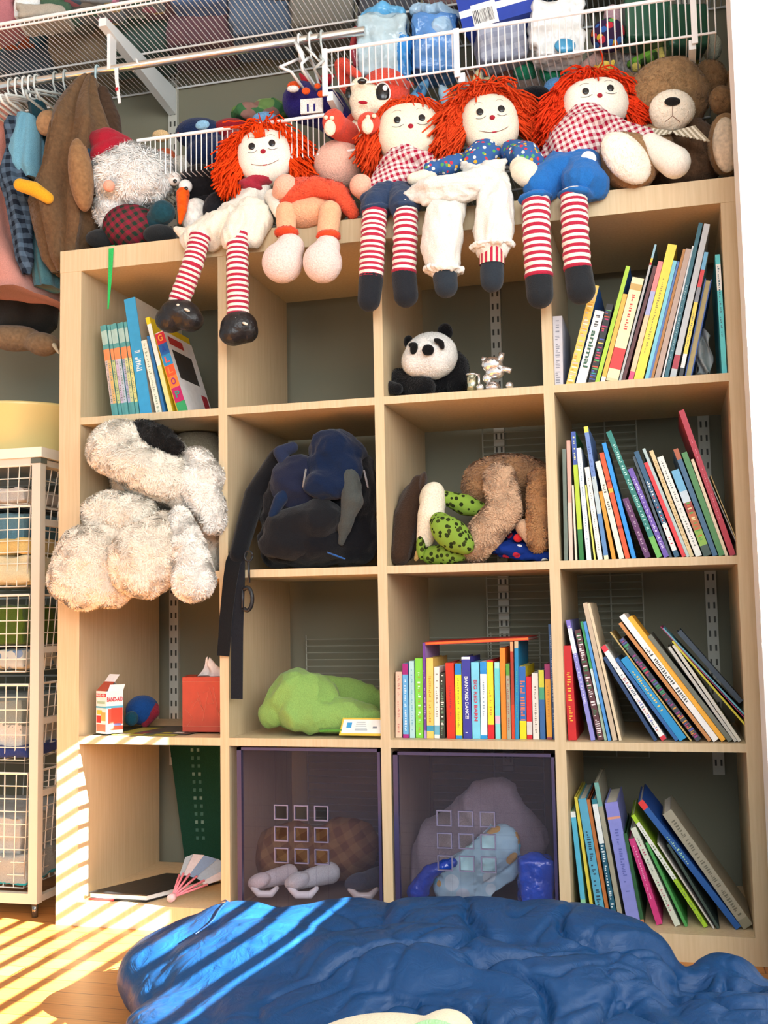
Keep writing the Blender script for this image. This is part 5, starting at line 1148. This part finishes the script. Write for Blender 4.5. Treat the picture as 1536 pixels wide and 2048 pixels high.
# ------------------------------------------------------------------ wire basket tower
tw=thing('basket_tower',(-.28,.24,0),'white steel frame tower of wire baskets left of the bookcase','drawer tower')
PC='d4cfc0'; tx0,tx1,ty0,ty1,tz=-.53,-.068,.035,.42,1.012
for x in (tx0,tx1-.022):
    for y in (ty0,ty1-.022): MB().box((x,y,.03),(x+.022,y+.022,tz),PC).build('post','paint',tw,bevel=.002)
q=MB()
for z in (.03,tz-.004): q.box((tx0+.022,ty0,z),(tx1-.022,ty0+.018,z+.022),PC); q.box((tx0+.022,ty1-.018,z),(tx1-.022,ty1,z+.022),PC)
for x in (tx0,tx1-.022):
    for z in (.03,.26,.42,.58,.74,.87,tz-.004): q.box((x+.004,ty0+.022,z),(x+.018,ty1-.022,z+.014),PC)
q.build('rails','paint',tw)
for x in (tx0+.011,tx1-.011):
    MB().tube([(x,ty0+.011,0),(x,ty0+.011,.03)],.007,'8a8a86',10).build('foot','metal',tw,True); MB().box((x-.013,ty0-.002,tz),(x+.013,ty0+.024,tz+.012),'5c645c').build('corner_cap','paint',tw)
MB().box((tx0-.005,ty0-.006,tz+.013),(tx1+.006,ty1+.004,tz+.036),'ece8da').build('top_shelf','paint',tw,bevel=.002)
BZ=[(975/1,1005,930),(0,1172,1012),(0,1345,1190),(0,1524,1370),(0,1800,1548)]
for i,(_,vb,vt) in enumerate(BZ):
    z0=max(.058,at(40,vb,y=.03)[2]); z1=at(40,vt,y=.03)[2]; q=MB(); X0,X1=tx0+.028,tx1-.026; Y0,Y1=ty0+.002,ty1-.03; ins=.022
    W_=lambda a,b,r=.0013: q.tube([a,b],r,'e8e6dc',5,False)
    def cor(k,z):    # k 0..3, walls lean inward toward the bottom
        f=(z1-z)/(z1-z0)*ins; return np.array([(X0+f,Y0+f,z),(X1-f,Y0+f,z),(X1-f,Y1-f,z),(X0+f,Y1-f,z)][k])
    nz=max(3,int((z1-z0)/.030)+1)
    for j in range(nz+1):
        z=z0+(z1-z0)*j/nz; r=.0028 if j==nz else .0013
        for k in range(4): W_(cor(k,z),cor((k+1)%4,z),r)
    for k in range(4):
        nn=(14 if k==0 else 7) if k%2==0 else 12
        for j in range(nn+1):
            a=cor(k,z1)*(1-j/nn)+cor((k+1)%4,z1)*j/nn; b=cor(k,z0)*(1-j/nn)+cor((k+1)%4,z0)*j/nn; W_(a,b)
    for j in range(7): 
        a=cor(0,z0)*(1-j/6)+cor(1,z0)*j/6; b=cor(3,z0)*(1-j/6)+cor(2,z0)*j/6; W_(a,b)
    q.build('wire_basket','wire',tw)
BF=[max(.058,at(40,vb,y=.03)[2]) for _,vb,vt in BZ]
def heap(u,v,y,ru,rv,rd,c,label,kw=None,roll=0,name='folded_clothes'):
    p=at(u,v,y=y); s=sc(p); fl=max([z for z in BF if z<p[2]] or [BF[-1]]); h=rv*s*.9
    small=ru<45; hx=.07 if small else .165; cx=-.175 if small else -.295; cy=.13 if small else .22; hy=.08 if small else .15
    z0=fl+.003 if p[2]-h-fl<.045 else p[2]-h; z1=p[2]+h
    t=thing(name,(cx,cy,z0),label,'clothes','clothes in the wire baskets'); k=dict(folds=(.006,16,(1,1,1))); k.update(kw or {}); mt=k.pop('mat','cloth')
    mb=MB(); mb.obox((cx-hx,cy-hy,z0),(2*hx,0,0),(0,2*hy,0),(0,0,z1-z0),'ffffff'); vv,ff=remesh(mb,.007,8); n,_,_=vnormals(vv,ff)
    A,fr,st=k['folds']; d=np.array([noise.ridged_multi_fractal(Vector(q*fr),.9,2.1,3,1.0,2.0) for q in vv]); vv=vv+n*((d-d.mean())*A-.004)[:,None]; vv[:,2]=np.maximum(vv[:,2],z0)
    mk('cloth',vv,ff,[lin(c)]*len(ff),mt,t,True)
heap(10,995,.2,80,9,90,'c8c4bc','flat grey white cloth in the top wire basket')
heap(20,1070,.2,70,40,90,'5c8494','grey blue folded cloth in the second wire basket'); heap(18,1095,.09,30,22,26,'d0b878','mustard cream rolled cloth in the second wire basket'); heap(30,1130,.1,40,22,50,'d0c8a4','cream folded cloth under the mustard roll',roll=-15)
heap(10,1250,.2,70,44,90,'4c6424','dark moss green cloth in the third wire basket'); heap(30,1318,.12,58,24,60,'c0c8c4','white and blue patterned cloth at the bottom of the third basket',dict(mat=spotted('pale_blue_print','c8ccc4',['8098b8','d8d4c8','6c8cac'],40,.4)))
heap(20,1420,.22,70,38,90,'8c9690','grey folded garment at the top of the fourth basket',roll=-15); heap(25,1475,.12,68,44,60,'d4d4cc','white crumpled sheet filling the fourth basket'); heap(95,1490,.3,18,26,20,'2c3c74','navy cloth at the right rear of the fourth basket')
heap(20,1660,.18,66,50,80,'b4bab8','pale grey crumpled cloth in the lowest wire basket'); heap(40,1720,.12,40,28,40,'9ca4a2','darker grey cloth in the lowest wire basket'); heap(22,1768,.1,40,26,40,'20a0b0','turquoise cloth at the bottom of the lowest wire basket')
# round cream bin on top of the tower
t=thing('round_bin',(-.22,.225,1.05),'large round cream plastic bin standing on top of the basket tower','bin')
q=MB(); prof=[(.0,1.0485),(.165,1.0485),(.17,1.056),(.183,1.150),(.190,1.158),(.190,1.165),(.183,1.165),(.178,1.15),(.162,1.06),(0,1.056)]
vs=[];fs=[];n=48
for r,z in prof:
    for k in range(n): a=2*math.pi*k/n; vs.append((-.235+r*math.cos(a),.225+r*math.sin(a),z))
for i in range(len(prof)-1):
    for k in range(n): fs.append((i*n+k,i*n+(k+1)%n,(i+1)*n+(k+1)%n,(i+1)*n+k))
q.add(vs,fs,'d9c888'); q.build('shell','gloss',t,True)
# ------------------------------------------------------------------ clothes and hangers on the rail
def rodz(x): return 1.9595-.0029*(x-.2)
def hanger(u,col,label,spread=.15,tilt=0,mat='gloss',parent=None,x=None):
    x=x if x is not None else at(u,140,y=.1)[0]; z=rodz(x)
    t=parent or thing('hanger',(x,.1,z),label,'hanger','plastic hangers on the clothes rail')
    q=MB(); r=.0125; P_=[np.array([x,.1+math.cos(a)*r,z+math.sin(a)*r]) for a in np.linspace(-.3,math.pi,11)]
    P_+= [np.array([x,.1-r,z-.02]),np.array([x,.1-r*.3,z-.034]),np.array([x,.1,z-.05])]
    q.tube(P_,.0026,col,7); q.build('hook',mat,t,True)
    q=MB(); b=np.array([x,.1,z-.05]); q.tube([b+[tilt*.2,-spread,-.045],b+[0,-.02,-.006],b,b+[0,.02,-.006],b+[-tilt*.2,spread,-.045],b+[0,spread*.9,-.056],b+[0,-spread*.9,-.056],b+[tilt*.2,-spread,-.045]],.0034,col,7); q.build('arms',mat,t,True)
    return t
def garment(name,label,rows,y,dep,col,hu,mat='cloth',hc='e8ecec',amp=.14,nf=4,seed=0,sub=4):
    t=thing(name,at(rows[0][1],rows[0][0],y=y),label,'clothes','clothes on the rail at the left')
    q=MB(); loft(q,rows,y,dep,col,nf,amp,44,seed,sub=sub); q.build('cloth',mat,t,True)
    return t
garment('pink_shirt','salmon pink striped garment hanging at the far left of the rail',[(212,-8,34),(232,-25,44),(290,-40,36),(400,-50,30),(480,-50,50),(540,-50,92),(600,-40,118)],.13,1.2,'c88c80',8)
garment('plaid_shirt','dark grey and blue plaid shirt hanging beside the pink garment',[(236,18,42),(256,10,52),(300,14,44),(345,2,56),(372,4,62),(400,14,62),(470,26,62),(520,34,66),(548,46,60)],.03,1.0,'ffffff',30,mat=gingham('dark_plaid','1c2430','506478',46,(0,.2,0)),seed=2)
garment('blue_shirt','pale sky blue shirt hanging between the plaid shirt and brown costume',[(232,42,70),(250,38,78),(290,32,84),(340,28,88),(362,44,86)],.05,1.3,'6ca4bc',60,seed=4)
garment('teal_shirt','grey teal garment hanging low below the pale blue shirt',[(355,60,98),(400,62,98),(460,62,98),(520,66,112),(578,76,122)],.09,1.3,'47737c',70,seed=5)
garment('teal_shirt','dark teal garment just behind the brown costume',[(205,58,88),(260,66,112),(320,76,122),(380,88,118),(420,90,110)],.11,1.2,'1c4450',75,seed=7)
garment('dark_trousers','blackish trousers hanging beneath the pink garment',[(560,-50,118),(620,-50,112),(650,-50,108),(668,-50,90)],.2,.6,'23221f',40,seed=8)
bcst=garment('animal_costume','brown fleece animal costume with tan belly, hanging left of the bearded plush',[(152,170,188),(166,158,192),(200,138,200),(232,122,212),(262,112,222),(300,106,214),(345,100,205),(380,88,196),(420,80,196),(460,86,190),(500,92,176),(530,98,172),(552,112,160)],.07,1.1,'66503a',180,mat='fleece',amp=.26,nf=7,seed=1)
blob('ear',[('e',94,246,.05,22,27,16,10)],'a88460','fleece',bcst); blob('belly_panel',[('e',162,350,-.0,24,76,34,-6)],'8f6c4a','fleece',bcst,smooth=3)
blob('sleeve',[('c',(205,185,.10,14),(220,240,.10,22),(228,300,.10,20))],'46362a','fleece',bcst)
blob('foot_cover',[('c',(40,370,-.05,13),(68,378,-.04,15),(96,396,-.03,12))],'d8a428','cloth',bcst)
t=thing('plush_toy',at(60,690,y=.1),'tan plush animal hanging limp below the clothes at far left','soft toy')
blob('body',[('e',30,676,.15,64,26,34,8),('e',85,688,.15,38,24,30,5)],'7c6850','fleece',t,lump=.004); blob('claw',[('c',(108,690,.13,5),(117,706,.13,2.5))],'b8b098','cloth',t)
for i,(u,c_,l) in enumerate(((22,'cfd8d6','leftmost pale plastic hanger of the crowded group'),(36,'dfe6e4','white plastic hanger second in the crowded group'),(50,'e4eae8','white plastic hanger third in the crowded group'),(62,'e8ecea','white plastic hanger fourth in the crowded group'),(74,'c8d2d0','greyish hanger at the right of the crowded group'),(112,'9ca8a8','clear grey hanger left of the brown costume'),(132,'a4b0b0','clear grey hanger touching the brown costume'),(196,'a8c4cc','pale blue clear hanger at the hood of the costume'))):
    hanger(u,c_,l,.13 if u<150 else .05)
t=thing('tag_strip',at(233,150,y=.09),'white hanging strip with a red mark on the rail','tag','')
t.pop('group',None) if 'group' in t else None
strap(t,[(232,136,.085),(233,160,.085),(236,185,.085),(239,206,.085)],[8,7,6,6],'eef2f2','strip'); q=MB(); a=at(233.5,178,y=.083); q.box(a-[.0038,.0008,.004],a+[.0038,.0,.004],'c02c38'); q.build('red_mark','cloth',t)
x_=at(262,150,y=.1)[0]; t=thing('hanger_hook',(x_,.1,rodz(x_)),'lone white plastic hook on the rail right of the hanging strip','hook'); q=MB(); q.tube([np.array([x_+.002*k,.1+math.cos(a)*.0125-.003*0,rodz(x_)+math.sin(a)*.0125]) for k,a in enumerate(np.linspace(-.8,math.pi+.6,14))],.0028,'f0f4f4',7); q.build('hook','gloss',t,True)
for k,(u,c_,l) in enumerate(((600,'eaf0f0','white plastic hanger nearest the left of the cluster at the rail end'),(622,'e0e8e8','white plastic hanger in the middle of the rail end cluster'),(645,'b8c4c4','translucent hanger at the right of the rail end cluster'))):
    x=at(u,92,y=.1)[0]; hanger(u,c_,l,.07,.12*(k-1),x=x)
t=thing('clip',at(605,115,y=.05),'large white plastic clip hanging from the cluster at the rail end','clip')
q=MB(); 
for (u0,v0,u1,v1,w) in ((592,85,608,125,.010),(612,95,640,125,.006),(640,120,668,155,.005)): q.tube([at(u0,v0,y=.06),at((u0+u1)/2+2,(v0+v1)/2,y=.055),at(u1,v1,y=.06)],[w*.8,w,w*.5],'e8eeee',8,flat=.5)
q.build('jaws','gloss',t,True)
# ------------------------------------------------------------------ loads on the wire shelves
def bundle(name,label,u,v,y,ru,rv,rd,c,zmin,roll=0,cat='folded fabric',grp='folded fabric on the highest wire shelf',mat='cloth',fold=.007):
    t=thing(name,at(u,v,y=y),label,cat,grp); k3=max(2,int(rv/9)); rr=random.Random(u*7+v); o=blob('cloth',[('b',u+rr.uniform(-5,5),v-rv*.92+rv*2*(k+.5)/k3,y,ru*rr.uniform(.86,1),rv/k3*.9,rd*.8,roll+rr.uniform(-5,5)) for k in range(k3)]+[('b',u,v,y,ru*.8,rv*.95,rd*.7,roll)],c,mat,t,folds=(fold*.6,14,(1,1,1)),smooth=5,voxel=.006)
    z=np.array([vv.co.z for vv in o.data.vertices])+o.matrix_world.translation[2] if 0 else None
    lift=max(0,zmin+.001-(min(vv.co.z for vv in o.data.vertices)+t.location[2]))
    t.location.z+=lift; return t
Z1=2.0765
MULTI=spotted('patchwork_print','7c8488',['b87c90','5c7c94','c8b480','486c58','a0a8a8'],26,.5); YB=spotted('yellow_blue_print','4c7c94',['d8a83c','3c6c8c','b85c34'],22,.5)
bundle('fabric_roll','pink fabric roll with pale green core at top left corner',14,28,.12,26,42,50,'b0747c',Z1,-25); bundle('fabric_fold','white folded sheet beside the pink roll on the highest shelf',68,18,.12,34,34,50,'e8eeee',Z1)
bundle('fabric_fold','dark green knitted cloth on the highest shelf above the bracket',116,14,.12,34,28,46,'44604c',Z1); bundle('fabric_fold','beige cloth lying flat under the white sheet',95,38,.1,56,12,50,'a8a498',Z1)
bundle('fabric_fold','patchwork printed fabric pile right of the green knitted cloth',190,-8,.14,56,34,60,'ffffff',Z1,mat=MULTI); bundle('fabric_fold','second patchwork fabric pile near the shelf bracket top',280,-28,.15,50,34,60,'ffffff',Z1,mat=MULTI)
bundle('fabric_fold','yellow and blue printed fabric seen through wires at far left',40,80,.27,64,26,60,'ffffff',Z1,mat=YB); bundle('fabric_fold','grey speckled cloth seen through the wires right of the yellow print',150,55,.27,54,24,60,'787a70',Z1)
bundle('fabric_fold','light blue denim fold seen through wires right of the bracket',400,0,.25,60,26,60,'5878a8',Z1); bundle('fabric_fold','dusky pink printed cloth seen through the wires',330,-12,.22,52,26,60,'8c707c',Z1); bundle('fabric_fold','blue cloth seen through wires near the hanger cluster',500,-36,.25,58,26,60,'4c6ca0',Z1); bundle('fabric_fold','taupe fur cloth seen through wires above the hanger cluster',600,-50,.24,60,26,60,'5c5048',Z1)
cl_=['5c6470','7c6c74','50606c','8c7c64','445c54','6c5058','586c84','7c7c74','4c5058','846c6c','506880','6c6450']
nm_=['slate grey','mauve','dark slate','tan','deep green','wine','steel blue','light grey','charcoal','rose brown','blue','olive']
for k in range(12):
    x=-.62+.165*k; u,v=pr((x,.33,Z1+.045))
    if k==2: v-=0
    bundle('fabric_fold',nm_[k]+' folded fabric in the back row of the highest wire shelf',u,v,.33,66,36,70,cl_[k],Z1)
Z2=1.8105; gp='plastic packages on the upper right wire shelf'
def pack(label,parts,u,v,y,zmin):
    t=thing('nappy_package',at(u,v,y=y),label,'package',gp)
    for nm,ps,c,kw in parts:
        k=dict(kw); mt=k.pop('mat','plastic_wrap'); blob(nm,ps,c,mt,t,**k)
    return t
fo=dict(folds=(.008,18,(1,1,1)))
pack('pale aqua and white plastic nappy package with red corner, left on the upper shelf',[('wrap',[('b',765,108,.17,48,62,40),('c',(740,60,.18,30),(790,55,.18,30)),('e',762,130,.2,52,46,60)],'a9c2cc',fo),('blue_side',[('c',(800,60,.16,20),(806,110,.15,18),(806,150,.15,16))],'2c84cc',fo),('top_fold',[('c',(728,32,.18,8),(765,20,.18,15),(800,28,.18,12))],'5ca8d8',fo),('red_corner',[('c',(712,60,.15,8),(706,95,.14,8),(712,130,.15,6))],'a82838',{})],765,130,.2,Z2)
pack('mid blue crinkled plastic nappy package, second on the upper shelf',[('wrap',[('b',870,100,.17,44,58,40),('e',870,130,.2,50,36,60)],'4c84c4',fo),('blue_front',[('c',(838,50,.14,12),(842,80,.13,14),(840,110,.14,12))],'1c58b8',fo),('pale_top',[('c',(830,20,.17,10),(880,22,.16,14),(915,32,.17,10)),('e',885,55,.14,26,22,16)],'98bcd8',fo)],870,130,.2,Z2)
t=thing('carton',at(980,40,y=.12),'royal blue carton with white barcode label, tipped over on the upper shelf','box')
a=at(926,62,y=.10); a[2]=max(a[2],Z2+.03); X=at(1075,20,y=.10)-at(926,62,y=.10); Y=np.array([.02,.16,.0]); Zz=np.array([-.018,0,.10])
MB().obox(a,X,Y,Zz,'1c3ca0').build('shell','print',t,bevel=.002); q=MB(); n=np.array([0,-.0008,0])
q.obox(a+Zz*.28+n,X,(0,.0007,0),Zz*.16,'e4ecf4'); q.obox(a+X*.22+Zz*.62+n,X*.75,(0,.0007,0),Zz*.2,'2ca0d8'); q.build('printed_band','print',t)
q=MB(); lb=a+X*.16-Zz*.02+n*2; q.obox(lb,X*.33,(0,.0007,0),Zz*.52,'eef0ee'); 
xx=.05
r=random.Random(5)
while xx<.85: w_=r.choice([.012,.02,.03]); q.obox(lb+X*.33*xx+Zz*.08+n,X*.33*w_,(0,.0006,0),Zz*.30,'303840'); xx+=w_+r.choice([.02,.03,.04])
q.build('barcode_label','print',t)
pack('pale grey printed soft package behind the wire lip below the blue carton',[('wrap',[('b',1002,100,.16,48,36,40,-8)],'ffffff',dict(mat=gingham('grey_grid_print','a8b0c0','8890a4',40,(0,.3,0)),folds=(.004,16,(1,1,1))))],1000,120,.16,Z2)
pack('white plastic bag with a blue patch right of the grey package',[('wrap',[('b',1110,62,.14,50,48,40,4),('b',1118,100,.14,46,26,36)],'eaf0f0',dict(fo)),('blue_patch',[('e',1130,92,.09,22,16,8)],'3c98c8',{})],1110,90,.14,Z2)
t=simple('beaded_toy','multicoloured beaded toy heap behind the wire lip right of the white bag',[('heap',[('e',1215,70,.16,34,34,30)],'ffffff',dict(mat=spotted('bead_mix','3c2c4c',['d8b840','c83848','3c6cb8','58a058','e07838'],60,.5),lump=.004)),('bead_group',[('e',1225,35,.2,18,26,20)],'b898a0')],y=.16,cat='toy',grp=gp)
for (u,v,ru,rv,c_,l) in ((1290,45,50,44,'2c5c48','dark green glass-like plastic tub on the upper shelf right half'),(1370,60,44,44,'285440','second dark green tub near the right end of upper shelf')):
    t=thing('plastic_tub',at(u,v,y=.2),l,'tub',gp); blob('tub_body',[('b',u,v+6,.2,ru*.92,rv,34)],c_,'gloss',t)

# soft things settle against the boards they touch
def settle(root,fn):
    for o in [root]+list(root.children_recursive):
        if o.type!='MESH': continue
        off=np.array(root.location); me=o.data; n=len(me.vertices); v=np.zeros(n*3); me.vertices.foreach_get('co',v); v=v.reshape(-1,3)+off
        v=fn(v)-off; me.vertices.foreach_set('co',v.ravel()); me.update()
def in_cell(c,r):
    x0,x1=XS[1+2*c]+.002,XS[2+2*c]-.002; z0,z1=ZS[1+2*r]+.001,ZS[2+2*r]-.002
    def f(v):
        v=v.copy(); i=v[:,1]>.001
        v[i,0]=np.clip(v[i,0],x0,x1); v[i,2]=np.clip(v[i,2],z0,z1); v[:,1]=np.minimum(v[:,1],.437); return v
    return f
def on_top(v):
    v=v.copy(); i=(v[:,1]>-.002)&(v[:,2]>1.40)&(v[:,2]<1.489); v[i,2]=1.489; return v
def on_wire(z):
    def f(v): v=v.copy(); v[:,2]=np.maximum(v[:,2],z); v[:,1]=np.minimum(v[:,1],.437); return v
    return f
for o in list(COL.objects):
    if o.parent is not None or 'label' not in o: continue
    n=o.name.split('.')[0]; p=o.location
    if n=='rag_doll' or (n in('plush_toy','teddy_bear','santa_plush','penguin_plush') and p.z<1.66 and p.z>1.35 and p.y<.13 and p.x>.1 and 'wire' not in o['label']): settle(o,on_top)
    elif o.get('group')=='soft toys in the lowest wire shelf': settle(o,on_wire(1.6635))
    elif n in('dog_plush','backpack','cloth_bag','turtle_plush','panda_plush','teddy_bear','cloth','toy_ball','toy_block','blanket','nappy_package','plastic_package') and p.z<1.4 and 0<p.x<1.45:
        c=[k for k in range(4) if p.x>XS[1+2*k]-.04][-1]; r=[k for k in range(4) if p.z>ZS[1+2*k]-.03][-1]; settle(o,in_cell(c,r))
    elif o.get('group')==gp: settle(o,on_wire(1.8105))
bpy.context.view_layer.update()
